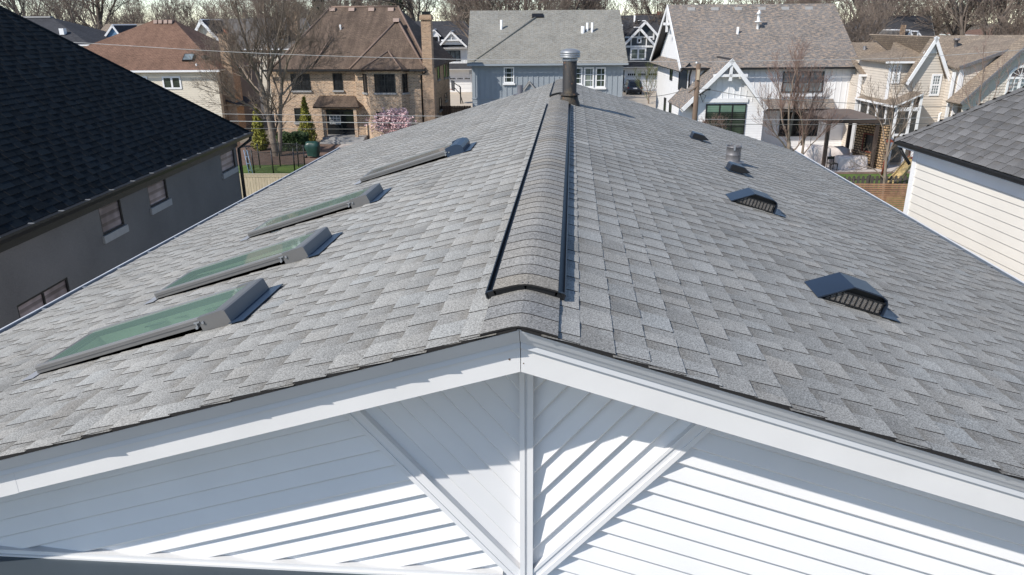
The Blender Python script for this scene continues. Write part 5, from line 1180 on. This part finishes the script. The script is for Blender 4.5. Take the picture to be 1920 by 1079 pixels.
# pergola with brick screen and covered furniture
f = Frame(at(1553, 312, 46.2), 4.3); pg = thing('pergola', 'brown canopied patio pergola on dark posts', 'pergola', f.O, f.rot); a = f.y
c = [a(1553, 226, -.4), a(1661, 223, -.4)]; zf = (c[0].z+c[1].z)/2; W_ = c[1].x-c[0].x; x0 = c[0].x; B0, B1 = a(1523, 209, 3.4), a(1602, 206, 3.4); zb = zf+.05
ridge0, ridge1 = a(1555, 206.5, 2.4), a(1600, 206, 2.4)
m = MB(); R0 = V((x0+W_*.28, 1.7, zf+.42)); R1 = V((x0+W_*.62, 1.7, zf+.42)); cs = [V((x0, -.4, zf)), V((x0+W_, -.4, zf)), V((x0+W_, 3.8, zf)), V((x0, 3.8, zf))]
m.face([cs[0], cs[1], R1, R0]); m.face([cs[1], cs[2], R1]); m.face([cs[2], cs[3], R0, R1]); m.face([cs[3], cs[0], R0]); m.build('canopy', 'canopy brown', pg)
m = MB(); m.box((x0+.02, -.38, zf-.24), (x0+W_-.02, -.26, zf-.01)); m.box((x0+.02, 3.66, zf-.24), (x0+W_-.02, 3.78, zf-.01)); m.box((x0+.02, -.26, zf-.24), (x0+.14, 3.66, zf-.01)); m.box((x0+W_-.14, -.26, zf-.24), (x0+W_-.02, 3.66, zf-.01)); m.build('beam', 'dark wood', pg)
for x in (x0+.05, x0+W_-.45):
    for y in (-.3, 3.55): m = MB(); m.box((x, y, 0), (x+.2, y+.2, zf-.24)); m.build('post', 'dark wood', pg)
# brick screen wall: seen at an angle on the right of the pergola
fa = at(1652, 312, 45.9); fb_ = at(1596, 303, 48.6); t = thing('brick_screen', 'tan brick screen wall with dark opening beneath the pergola', 'wall', (fa.x, fa.y, 0))
d = (fb_-fa); d.z = 0; L = d.length; d.normalize(); n = V((-d.y, d.x, 0)); n = n if n.x < 0 else -n; h1 = at(1654, 236, 45.9).z
m = MB(); o0, o1, oz0, oz1 = L*.30, L*.68, .95, 2.0
for u0, u1, w0, w1 in ((0, o0, 0, h1), (o1, L, 0, h1), (o0, o1, 0, oz0), (o0, o1, oz1, h1)): m.obox(O0, d, Z, n, u0, u1, w0, w1, -.3, 0)
m.build('brickwork', 'screen brick', t)
m = MB(); m.obox(O0, d, Z, n, o0+.005, o1-.005, oz0+.005, oz1-.005, -.28, -.12); m.build('firebox', 'black metal', t)
m = MB()
for u0, u1, w0, w1 in ((o0-.06, o1+.06, oz0-.06, oz0), (o0-.06, o1+.06, oz1, oz1+.06), (o0-.06, o0, oz0, oz1), (o1, o1+.06, oz0, oz1)): m.obox(O0, d, Z, n, u0, u1, w0, w1, .002, .05)
m.build('opening_frame', 'play wood', t)
def draped(name, label, cat, loc, size, rot=0, bump_=.05, seed=1, top=.85, group=None):
    t = thing(name, label, cat, (loc[0], loc[1], 0), rad(rot), group); rr = random.Random(seed); m = MB(); n = 36; w, dpt, h = size; rings = []
    for k, (z, sc_) in enumerate(((.02, 1.06), (h*.3, 1.03), (h*.6, 1.0), (h*.88, .97), (h, top), (h*1.01, top*.5))):
        i0 = len(m.v); rings.append(i0)
        for j in range(n):
            an = 2*math.pi*j/n; cx, sy = math.cos(an), math.sin(an); q = 1/max(abs(cx), abs(sy))**.85
            fold = 1+(bump_*math.sin(j*2.4+seed)+rr.uniform(-bump_, bump_)*.5)*(1-z/h*.7); sag = -.06*h*abs(math.sin(an*2+seed)) if k >= 4 else 0
            m.v.append((w/2*cx*q*sc_*fold, dpt/2*sy*q*sc_*fold, z+sag+rr.uniform(-.01, .01)*(k > 0)))
    for i in range(len(rings)-1):
        for j in range(n): m.idx((rings[i]+j, rings[i]+(j+1) % n, rings[i+1]+(j+1) % n, rings[i+1]+j))
    m.idx([rings[-1]+j for j in range(n)]); m.build('cover', 'cover fabric', t)
    m = MB()
    for sx in (-1, 1):
        for sy in (-1, 1): m.box((sx*w*.40-.03, sy*dpt*.38-.03, 0), (sx*w*.40+.03, sy*dpt*.38+.03, h*.7))
    m.build('frame', 'black metal', t); return t
g_ = at(1599, 311, 45.8); draped('covered_sofa', 'patio sofa under a pale cloth cover beside the brick screen', 'sofa', (g_.x, g_.y+.5), (1.95, .95, .82), 3, .035, 3, .92)
g_ = at(1572, 300, 48.0); draped('covered_table', 'low patio table under a pale cover behind the sofa', 'table', (g_.x-.1, g_.y+.6), (1.7, 1.2, 1.05), 0, .05, 5, .7)
g_ = at(1527, 312, 46.5); draped('covered_chairs', 'heap of patio chairs under a large crumpled pale cover left of the pergola', 'chairs', (g_.x, g_.y+.7), (1.9, 1.4, 1.35), 10, .10, 7, .55)
g_ = at(1560, 312, 45.6); t = thing('patio_chair', 'small black metal side table chair next to pergola post', 'chair', (g_.x, g_.y, 0), rad(15))
m = MB(); m.box((-.25, -.25, .42), (.25, .25, .46)); m.build('seat', 'black metal', t)
for sx in (-1, 1):
    for sy in (-1, 1): m = MB(); m.box((sx*.22-.02, sy*.22-.02, 0), (sx*.22+.02, sy*.22+.02, .42)); m.build('leg', 'black metal', t)
m = MB(); m.box((-.25, .22, .46), (-.21, .26, .85)); m.box((.21, .22, .46), (.25, .26, .85)); m.box((-.21, .225, .66), (.21, .255, .84)); m.build('backrest', 'black metal', t)
# playset
g_ = at(1693, 345, 41.5); t = thing('playset', 'red brown wooden playset with a yellow slide at lawn edge', 'playset', (g_.x+.8, 41.8, 0))
for x in (0, 1.3):
    for y in (0, 1.3): m = MB(); m.tube([(x*1.1-.06, y, 0), (x+.0, y, 2.6)], .07, 4); m.build('post', 'play wood', t)
m = MB(); m.box((-.1, -.1, 1.2), (1.4, 1.4, 1.3)); m.box((-.1, -.12, 1.7), (1.4, -.06, 1.85)); m.box((-1.7, .6, 2.25), (1.4, .72, 2.4)); m.build('deck', 'play wood', t)
m = MB(); m.tube([(-1.55, .66, 2.3), (-1.6, .9, 0)], .06, 6); m.build('swing_leg', 'play wood', t)
m = MB(); P_ = [(-.05, .5, 1.25), (-.5, .2, 1.0), (-1.1, -.3, .45), (-1.5, -.6, .2), (-1.8, -.8, .18)]
for p, q in zip(P_, P_[1:]):
    m.bar(p, q, .5, .05)
    for sg in (-.25, .25): m.bar((p[0]+sg*.5, p[1]-sg, p[2]+.1), (q[0]+sg*.5, q[1]-sg, q[2]+.1), .05, .2)
m.build('slide', 'yellow plastic', t)

# ================================================================== TREES AND SHRUBS
def branch_tree(seed, H, r0, spec, trunk_frac=.25, lean=(0, 0), up=.35, spread=1.0, wob=.12, wood=('bark', 'twig'), stems=1, min_r=.006, twig_sides=3, start=.3, ratio=.62):
    """a bare tree: returns a mesh builder for trunk and limbs and one for the twigs"""
    rr = random.Random(seed); T, K = MB(), MB()
    def grow(p, d, L, r, lv):
        n = 4 if lv < 2 else 3 if lv == 2 else 2
        pts, rs, ds = [p], [r], [d]; q, dd = p.copy(), d.copy()
        for i in range(n):
            dd = (dd+V((rr.gauss(0, wob), rr.gauss(0, wob), rr.gauss(0, wob)+up*.12*(1 if lv else .2)))).normalized()
            q = q+dd*(L/n); pts.append(q); rs.append(max(min_r*.6, r*(1-(i+1)/n*(.62 if lv < len(spec)-1 else .75)))); ds.append(dd)
        if lv <= 1: T.tube(pts, rs, 7 if lv == 0 else 5, cap=False)
        else: K.tube(pts, rs, twig_sides, cap=False)
        if lv >= len(spec): return
        cnt, ang = spec[lv]; az = rr.uniform(0, 6.28)
        for c in range(cnt):
            t = (start if lv == 0 else .22)+(1-(start if lv == 0 else .22))*(c+rr.uniform(.2, .8))/cnt
            i = min(int(t*n), n-1); fr_ = t*n-i; bp = pts[i].lerp(pts[i+1], fr_); bd = ds[i+1]; az += 2.4+rr.uniform(-.5, .5)
            s = bd.cross(Z if abs(bd.z) < .95 else XA).normalized(); s2 = bd.cross(s); an = ang*spread*rr.uniform(.7, 1.25)
            nd = (bd*math.cos(an)+(s*math.cos(az)+s2*math.sin(az))*math.sin(an)); nd = (nd+Z*up*.3).normalized()
            cr = max(min_r, (rs[i]*(1-fr_)+rs[i+1]*fr_)*ratio*rr.uniform(.7, 1)); grow(bp, nd, L*(.62 if lv else .75)*rr.uniform(.65, 1.1)*(1.15-.45*t), cr, lv+1)
    for s in range(stems):
        a = 6.28*s/stems+rr.uniform(0, 1); sp = 0 if stems == 1 else .22
        d = V((lean[0]+sp*math.cos(a), lean[1]+sp*math.sin(a), 1)).normalized(); grow(V((.12*math.cos(a)*(stems > 1), .12*math.sin(a)*(stems > 1), 0)), d, H*(trunk_frac if stems == 1 else trunk_frac*rr.uniform(.8, 1.1)), r0, 0)
    return T, K
def tree(name, label, loc, T, K, wood, group=None, rot=0, scale=1, cat='tree'):
    t = thing(name, label, cat, loc, rot, group); t.scale = (scale,)*3
    T.build('trunk', wood[0], t); K.build('crown', wood[1], t); return t
def copy_tree(src, loc, rot, scale, label, group):
    r = src.copy(); col.objects.link(r); r.location = loc; r.rotation_euler.z = rot; r.scale = scale
    for ch in src.children:
        c = ch.copy(); col.objects.link(c); c.parent = r
    tag(r, label, 'tree', group); return r
# big bare tree in the left yard: two trunks rising to a broad vase
b = on_ground(516, 293); rr = random.Random(21)
t = thing('bare_tree', 'large bare vase shaped tree with two pale trunks in the left yard', 'tree', b)
def limb_tree(tr, limbs, seed, wood, twig_spec, min_r=.007, up=.5, wob=.10, tl=1.0):
    """limbs drawn as polylines with radii; finer branches grown along them"""
    rr = random.Random(seed); T, K = MB(), MB()
    def grow(p, d, L, r, lv):
        n = 3 if lv == 0 else 2; pts, rs, ds = [p], [r], [d]; q, dd = p.copy(), d.copy()
        for i in range(n):
            dd = (dd+V((rr.gauss(0, wob), rr.gauss(0, wob), rr.gauss(0, wob)+up*.12))).normalized(); q = q+dd*(L/n); pts.append(q); rs.append(max(min_r*.6, r*(1-(i+1)/n*.65))); ds.append(dd)
        K.tube(pts, rs, 4 if lv == 0 else 3, cap=False)
        if lv+1 >= len(twig_spec): return
        cnt, ang, Lr = twig_spec[lv+1]; az = rr.uniform(0, 6.28)
        for c in range(cnt):
            t_ = .15+.85*(c+rr.random())/cnt; i = min(int(t_*n), n-1); bp = pts[i].lerp(pts[i+1], t_*n-i); bd = ds[i+1]; az += 2.4+rr.uniform(-.5, .5)
            s = bd.cross(Z if abs(bd.z) < .95 else XA).normalized(); s2 = bd.cross(s); an = ang*rr.uniform(.6, 1.3)
            nd = (bd*math.cos(an)+(s*math.cos(az)+s2*math.sin(az))*math.sin(an)+Z*up*.25).normalized(); grow(bp, nd, L*Lr*rr.uniform(.6, 1.1)*(1.2-.5*t_), max(min_r, rs[i]*.55), lv+1)
    for pts, r0, r1, dens in limbs:
        pts = [V(p) for p in pts]; Q, Rr = [], []
        for i in range(len(pts)-1):
            for k in range(3): Q.append(pts[i].lerp(pts[i+1], k/3)+V((rr.gauss(0, 1), rr.gauss(0, 1), 0))*(.02 if (i or k) else 0))
        Q.append(pts[-1]); n = len(Q)-1; Rr = [r0+(r1-r0)*i/n for i in range(n+1)]; T.tube(Q, Rr, 8, cap=False)
        cnt, ang, L0 = twig_spec[0]; cnt = int(cnt*dens); az = rr.uniform(0, 6)
        for c in range(cnt):
            t_ = .25+.75*(c+rr.random())/cnt; x = t_*n; i = min(int(x), n-1); bp = Q[i].lerp(Q[i+1], x-i); bd = (Q[i+1]-Q[i]).normalized(); az += 2.4+rr.uniform(-.4, .4)
            s = bd.cross(Z if abs(bd.z) < .95 else XA).normalized(); s2 = bd.cross(s); an = ang*rr.uniform(.6, 1.25)
            nd = (bd*math.cos(an)+(s*math.cos(az)+s2*math.sin(az))*math.sin(an)+Z*up*.3).normalized(); grow(bp, nd, L0*tl*rr.uniform(.6, 1.15)*(1.15-.4*t_), max(min_r, Rr[i]*.45), 0)
    T.build('trunk', wood[0], tr); K.build('crown', wood[1], tr)
def rel(px, py, dy=0.0): p = at(px, py, b.y+dy); return p-b
TW = [(15, .65, 2.6), (6, .6, .62), (6, .6, .6), (4, .55, .6)]
r_ = rel
limb_tree(t, [
    ([r_(518, 294), r_(508, 240), r_(500, 200)], .26, .20, .3), ([r_(500, 200), r_(492, 165), r_(470, 110, -.8), r_(448, 40, -1.6), r_(436, -20, -2)], .17, .03, 1.1),
    ([r_(500, 200), r_(504, 160), r_(503, 100, .6), r_(496, 30, 1.2), r_(488, -60, 1.5)], .16, .03, 1.2), ([r_(502, 150), r_(513, 105, -.5), r_(528, 40, -1), r_(536, -50, -1.4)], .12, .02, 1.1),
    ([r_(498, 190), r_(480, 165, 1), r_(455, 130, 1.8), r_(430, 85, 2.4), r_(412, 40, 3)], .12, .02, 1), ([r_(492, 222), r_(470, 200, -.6), r_(440, 185, -1.2), r_(412, 160, -1.8), r_(398, 130, -2)], .09, .015, .8),
    ([r_(485, 175), r_(462, 150, -1), r_(440, 118, -2), r_(418, 66, -2.6)], .09, .015, .9),
    ([r_(524, 293), r_(525, 240), r_(526, 190), r_(528, 160)], .17, .13, .3), ([r_(528, 160), r_(524, 110, .4), r_(540, 50, .8), r_(548, -30, 1)], .11, .02, 1.1), ([r_(528, 165), r_(540, 115, -.8), r_(566, 60, -1.4), r_(588, 5, -2)], .10, .02, 1.1),
    ([r_(530, 178), r_(552, 150, .4), r_(585, 120, .8), r_(616, 95, 1)], .07, .012, .8), ([r_(508, 130), r_(520, 70, 1.2), r_(516, 0, 2)], .09, .02, 1)], 5, ('pale bark', 'pale twig'), TW)
# bare red twigged trees on the right, before the farmhouse
def stem_tree(label, px, py, Y, limbs, seed, wood, spec, **kw):
    global b
    b = at(px, py, Y); b.z = 0; t = thing('bare_tree', label, 'tree', b); limb_tree(t, [([rel(*p) for p in pts], r0, r1, d) for pts, r0, r1, d in limbs], seed, wood, spec, **kw); return t
RS = [(13, .5, 1.5), (6, .5, .6), (5, .5, .6)]
stem_tree('bare red twigged tree with two stems before the white farmhouse', 1485, 292, 43, [
    ([(1480, 330), (1480, 285), (1478, 262)], .13, .11, .2), ([(1478, 262), (1487, 215), (1498, 165), (1492, 105)], .09, .012, 1.3), ([(1478, 264), (1466, 225, .5), (1462, 180, .8), (1452, 138, 1)], .07, .012, 1.2),
    ([(1479, 262), (1480, 200, -.4), (1487, 150, -.6), (1500, 112, -.8)], .07, .012, 1.2), ([(1480, 285), (1458, 258, -.4), (1443, 230, -.6), (1434, 195, -1)], .05, .01, 1),
    ([(1500, 330), (1505, 285), (1508, 245), (1520, 200, .4), (1538, 160, .8)], .10, .012, 1.4), ([(1507, 250), (1500, 205, -.5), (1512, 160, -.7)], .06, .01, 1.1), ([(1506, 290), (1530, 262, .3), (1556, 236, .6)], .04, .01, .9), ([(1480, 295), (1500, 268, .4), (1528, 225, .8), (1545, 190, 1)], .05, .01, 1)], 9, ('pale bark', 'red twig'), RS, up=.7, wob=.08)
stem_tree('slender bare multi stemmed tree between lawn and cream house', 1655, 360, 37.6, [
    ([(1655, 385), (1658, 330), (1664, 285)], .085, .07, .4), ([(1664, 285), (1672, 240), (1676, 190), (1684, 120)], .06, .01, 1.4), ([(1664, 290), (1654, 240, .4), (1640, 205, .6), (1632, 170, .9)], .04, .01, 1), ([(1662, 300), (1680, 262, -.3), (1704, 225, -.5), (1722, 180, -.8)], .04, .01, 1),
    ([(1658, 335), (1640, 318, .2), (1625, 312, .3), (1612, 320, .5)], .03, .01, .8), ([(1659, 330), (1685, 315, -.2), (1704, 290, -.3)], .03, .008, .8), ([(1668, 262), (1690, 215, .4), (1712, 165, .6)], .035, .008, 1)], 4, ('pale bark', 'pale twig'), [(10, .6, 1.2), (5, .6, .6), (4, .5, .6)], up=.5)
stem_tree('thin red twigged sapling before the arched window', 1835, 230, 30, [
    ([(1835, 420), (1836, 230), (1842, 150), (1845, 90)], .04, .008, 1.6), ([(1836, 240), (1815, 190, .3), (1806, 130, .5)], .025, .006, 1), ([(1837, 230), (1865, 180, -.3), (1880, 120, -.5)], .025, .006, 1), ([(1838, 220), (1890, 175, .2), (1912, 120, .4)], .025, .006, .9)], 14, ('pale bark', 'red twig'), [(9, .55, .9), (4, .5, .6)], up=.6)
stem_tree('small bare street tree beside the parked car', 1216, 197, 86, [([(1216, 200), (1216, 180)], .09, .08, .3), ([(1216, 182), (1212, 160), (1216, 128)], .05, .015, 1.2), ([(1216, 184), (1200, 165, .3), (1194, 145, .5)], .04, .012, 1), ([(1216, 184), (1230, 165, .3), (1236, 142, .5)], .04, .012, 1), ([(1216, 186), (1222, 160, -.4), (1228, 135, -.6)], .04, .012, 1)], 15, ('pale bark', 'fresh leaf'), [(9, .5, 1.3), (5, .5, .6), (4, .5, .6)], up=.7, min_r=.010)

def leafy(name, label, cat, loc, fn, n, size, mat, seed, stem=None, group=None, part='foliage'):
    t = thing(name, label, cat, loc, 0, group); rr = random.Random(seed); m = MB()
    for _ in range(n):
        p, nrm, shade = fn(rr); s = size*rr.uniform(.6, 1.4)
        a = V((rr.gauss(0, 1), rr.gauss(0, 1), rr.gauss(0, 1)+.6)).normalized(); u = a.cross(nrm+V((rr.gauss(0, .3), rr.gauss(0, .3), rr.gauss(0, .3))))
        if u.length < .01: continue
        u.normalize(); c = V(p); m.face([c-u*s*.45, c+u*s*.45, c+a*s*1.3+u*s*.12, c+a*s*1.3-u*s*.12], 0, shade)
    m.build(part, mat, t)
    if stem:
        m = MB(); m.tube([(0, 0, 0), (0, 0, stem)], [.08, .03], 6); m.build('trunk', 'bark', t)
    return t
def cone(R, H, pw=.75):
    ph = [random.uniform(0, 6) for _ in range(3)]
    def f_(rr):
        z = rr.random()**1.35; an = rr.uniform(0, 6.283); lump = 1+.13*math.sin(an*5+z*14+ph[0])+.09*math.sin(an*9-z*21+ph[1])
        r = R*(1-z)**pw*min(1, .55+z*5)*lump*(rr.random()**.25); tone = rr.uniform(.55, 1.35)*(.8+.4*(math.sin(an*7+z*25+ph[2])*.5+.5))
        return (r*math.cos(an), r*math.sin(an), .08+z*H), V((math.cos(an), math.sin(an), .4)), tone
    return f_
g_ = on_ground(489, 282); leafy('conical_evergreen', 'bright yellow green conical evergreen behind the big bare trunk', 'evergreen', g_, cone(.68, 3.2), 3200, .10, 'thuja', 1, 2.6)
g_ = on_ground(578, 270); leafy('conical_evergreen', 'tall dark green conical evergreen against the brick wall', 'evergreen', g_, cone(.82, 3.5, .85), 3600, .10, 'thuja', 2, 3.0)
h0, h1 = on_ground(522, 284), on_ground(572, 283)
def hedge_fn(rr):
    x, y, z = rr.uniform(-.5, .5), rr.uniform(-.5, .5), rr.random(); k = rr.choice((0, 1, 1, 2))
    if k == 0: x = rr.choice((-.5, .5))
    elif k == 1: y = -.5
    else: z = 1
    Lh = (h1-h0).x; top = 1.12+.08*math.sin(x*9)+.05*math.sin(x*23+y*7)
    return (x*Lh, y*1.3+.5, .05+z*top), V((0, -.6, .6)), rr.uniform(.5, 1.5)
leafy('hedge', 'dense dark green clipped hedge along the brick house', 'hedge', (h0+h1)/2, hedge_fn, 5200, .11, 'hedge leaf', 3, part='foliage')
# magnolia
def blossom_tree(label, px, py, Y, R, H, n, seed):
    g = at(px, py, Y); g.z = 0; rr = random.Random(seed)
    T, K = branch_tree(seed, H*1.5, .07, [(6, .7), (5, .6), (4, .6)], .28, up=.5, stems=4, min_r=.008)
    t = thing('magnolia', label, 'tree', g); T.build('trunk', 'pale bark', t); K.build('twigs', 'pale twig', t); m = MB()
    tips = [V(v) for v in K.v]; tips = [v for v in tips if v.z > H*.25]
    for _ in range(n):
        c = rr.choice(tips)+V((rr.gauss(0, .15), rr.gauss(0, .15), rr.gauss(0, .12)))
        for k in range(3):
            a = V((rr.gauss(0, 1), rr.gauss(0, 1), rr.gauss(.5, .7))).normalized(); u = a.orthogonal().normalized()*.05; m.face([c-u*.5, c+u*.5, c+a*.1+u, c+a*.1-u], 0, rr.uniform(.8, 1.25))
    m.build('blossoms', 'blossom', t); return t
blossom_tree('spreading magnolia covered in pink blossom beside the brick bay', 745, 268, 52.5, 2.2, 4.6, 1700, 6)
blossom_tree('wispy magnolia by the side wall of the brick house', 848, 232, 60, .9, 2.6, 140, 8)
g_ = at(1352, 262, 43); g_.z = 0
stem_tree('rusty shrub top with pale dry leaves under the large gable window', 1345, 262, 42, [([(1345, 330), (1345, 255), (1338, 234)], .05, .01, 1.2), ([(1346, 262), (1330, 245), (1322, 236)], .03, .008, 1), ([(1346, 265), (1356, 246), (1350, 226)], .03, .008, 1)], 19, ('pale bark', 'red twig'), [(10, .6, .7), (5, .6, .6), (4, .6, .6)], up=.4)
# ---- belt of big bare trees behind the houses
protos = []
specs = [(31, 19, .42, .34, .9, .16, 1), (32, 21, .5, .30, 1.0, .2, 1), (33, 17, .36, .26, 1.15, .2, 1), (34, 18, .25, .42, .8, .14, 3), (35, 22, .45, .38, .85, .16, 1), (36, 16, .22, .45, .95, .18, 4)]
for i, (sd_, H, r0, tf, sp, wb_, st) in enumerate(specs):
    T, K = branch_tree(sd_, H, r0, [(9 if st == 1 else 6, .75), (8, .65), (7, .6), (5, .55), (3, .5)] if st == 1 else [(6, .55), (7, .6), (6, .6), (5, .5)], tf, up=.32, spread=sp, wob=wb_, stems=st, min_r=.013, start=.42, ratio=.6)
    protos.append((T, K))
belt = []; rr = random.Random(77)
LB = 'tall bare brown tree in the belt behind the rooftops'; GB = 'bare trees behind the rooftops'
spots = [(-60, 5, 92), (40, 8, 108), (105, 20, 100), (150, 30, 96), (205, 20, 118), (285, 30, 108), (330, 30, 95), (395, 30, 112), (470, 20, 104), (560, 20, 98), (650, 20, 118), (700, 20, 130), (800, 30, 128), (850, 40, 140), (930, 20, 92), (985, 20, 88), (1040, 20, 96), (1120, 20, 100), (1180, 30, 135), (1245, 30, 120), (1330, 20, 112), (1430, 20, 104), (1545, 60, 84), (1590, 70, 80), (1625, 70, 98), (1700, 60, 100), (1740, 60, 110), (1800, 60, 96), (1850, 60, 86), (1905, 60, 92), (1960, 50, 84), (70, 20, 140), (240, 20, 145), (760, 20, 150), (890, 20, 155), (1290, 20, 150), (1480, 20, 140), (1680, 20, 150), (1780, 20, 145), (1900, 20, 150), (600, 20, 150), (430, 20, 145)]
seen = {}
for n, (px, py, Y) in enumerate(spots):
    k = rr.randrange(len(protos)) if n > 5 else n
    p = at(px, 100, Y); loc = (p.x+rr.uniform(-1, 1), Y, 0); s = rr.uniform(1.15, 1.6)
    if k not in seen:
        T, K = protos[k]; seen[k] = tree('bare_tree', LB, loc, T, K, ('bark', 'twig'), GB, rr.uniform(0, 6), s)
    else: copy_tree(seen[k], loc, rr.uniform(0, 6.28), (s, s, s*rr.uniform(.9, 1.1)), LB, GB)
# evergreens among them
for px, Y, R_, H in ((600, 112, 2.6, 14.5), (672, 150, 3.4, 17), (745, 135, 3.2, 16.5)):
    p = at(px, 40, Y); 
    leafy('spruce_tree', 'dark spruce between bare trees behind the brick roof' if px == 600 else 'dusky evergreen spire over the brick house ridge' if px == 672 else 'dark spruce above the brick chimney', 'tree', (p.x, Y, 0), cone(R_, H, .9), 3500, .42, 'spruce', px, H*.7, part='crown')
# far woodland closing the view
m = MB(); rr = random.Random(5)
for i in range(110):
    x, y = rr.uniform(-190, 190), rr.uniform(165, 250); T, K = protos[rr.randrange(6)]
    for _ in range(170):
        h = rr.uniform(.5, 15); w_ = 4.5*math.sqrt(max(.05, 1-(h-8)**2/64)); c = V((x+rr.gauss(0, w_*.6), y+rr.gauss(0, 2), h)); d = V((rr.gauss(0, .7), rr.gauss(0, .4), rr.uniform(.3, 1.3))).normalized()*rr.uniform(1.2, 3.2); u = V((.03+.05*rr.random(), 0, 0)); m.face([c-u, c+u, c+d+u*.3, c+d-u*.3])
    m.tube([(x, y, 0), (x+rr.gauss(0, .5), y, 9)], [.3, .12], 5, cap=False)
tag(m.build('distant_woods', 'far twig'), kind='stuff', label='hazy brown bare woodland closing the horizon', cat='woods')
# ------------------------------------------------------------------ camera, sun, sky
cd = bpy.data.cameras.new('camera'); cd.sensor_width = 36; cd.lens = F/1920*36; cd.clip_end = 3000; cd.clip_start = .05
co = bpy.data.objects.new('camera', cd); col.objects.link(co)
from mathutils import Matrix
mt = Matrix((RT, UP, -FW)).transposed().to_4x4(); mt.translation = CAM; co.matrix_world = mt
sc.camera = co
SUN = V((.575, .495, -.65)).normalized()
sd = bpy.data.lights.new('sun', 'SUN'); sd.energy = 3.8; sd.angle = rad(.53); sd.color = (1, .94, .86)
so = bpy.data.objects.new('sun', sd); col.objects.link(so); so.rotation_euler = SUN.to_track_quat('-Z', 'Y').to_euler(); so.location = (-20, -20, 30)
w = bpy.data.worlds.new('World'); sc.world = w; w.use_nodes = True; nt = w.node_tree
sk = nt.nodes.new('ShaderNodeTexSky'); sk.sky_type = 'NISHITA'; sk.sun_disc = False
sk.sun_elevation = math.asin(-SUN.z); sk.sun_rotation = math.atan2(-SUN.x, -SUN.y); sk.air_density = .8; sk.dust_density = .2; sk.ozone_density = 1.0; sk.altitude = 800
nt.links.new(mixc(nt, 'MULTIPLY', 1, sk.outputs[0], (1.0, .98, .945)), nt.nodes['Background'].inputs[0]); nt.nodes['Background'].inputs[1].default_value = .15
vs = sc.view_settings; vs.view_transform = 'Standard'; vs.look = 'None'; vs.gamma = 1; vs.exposure = .38
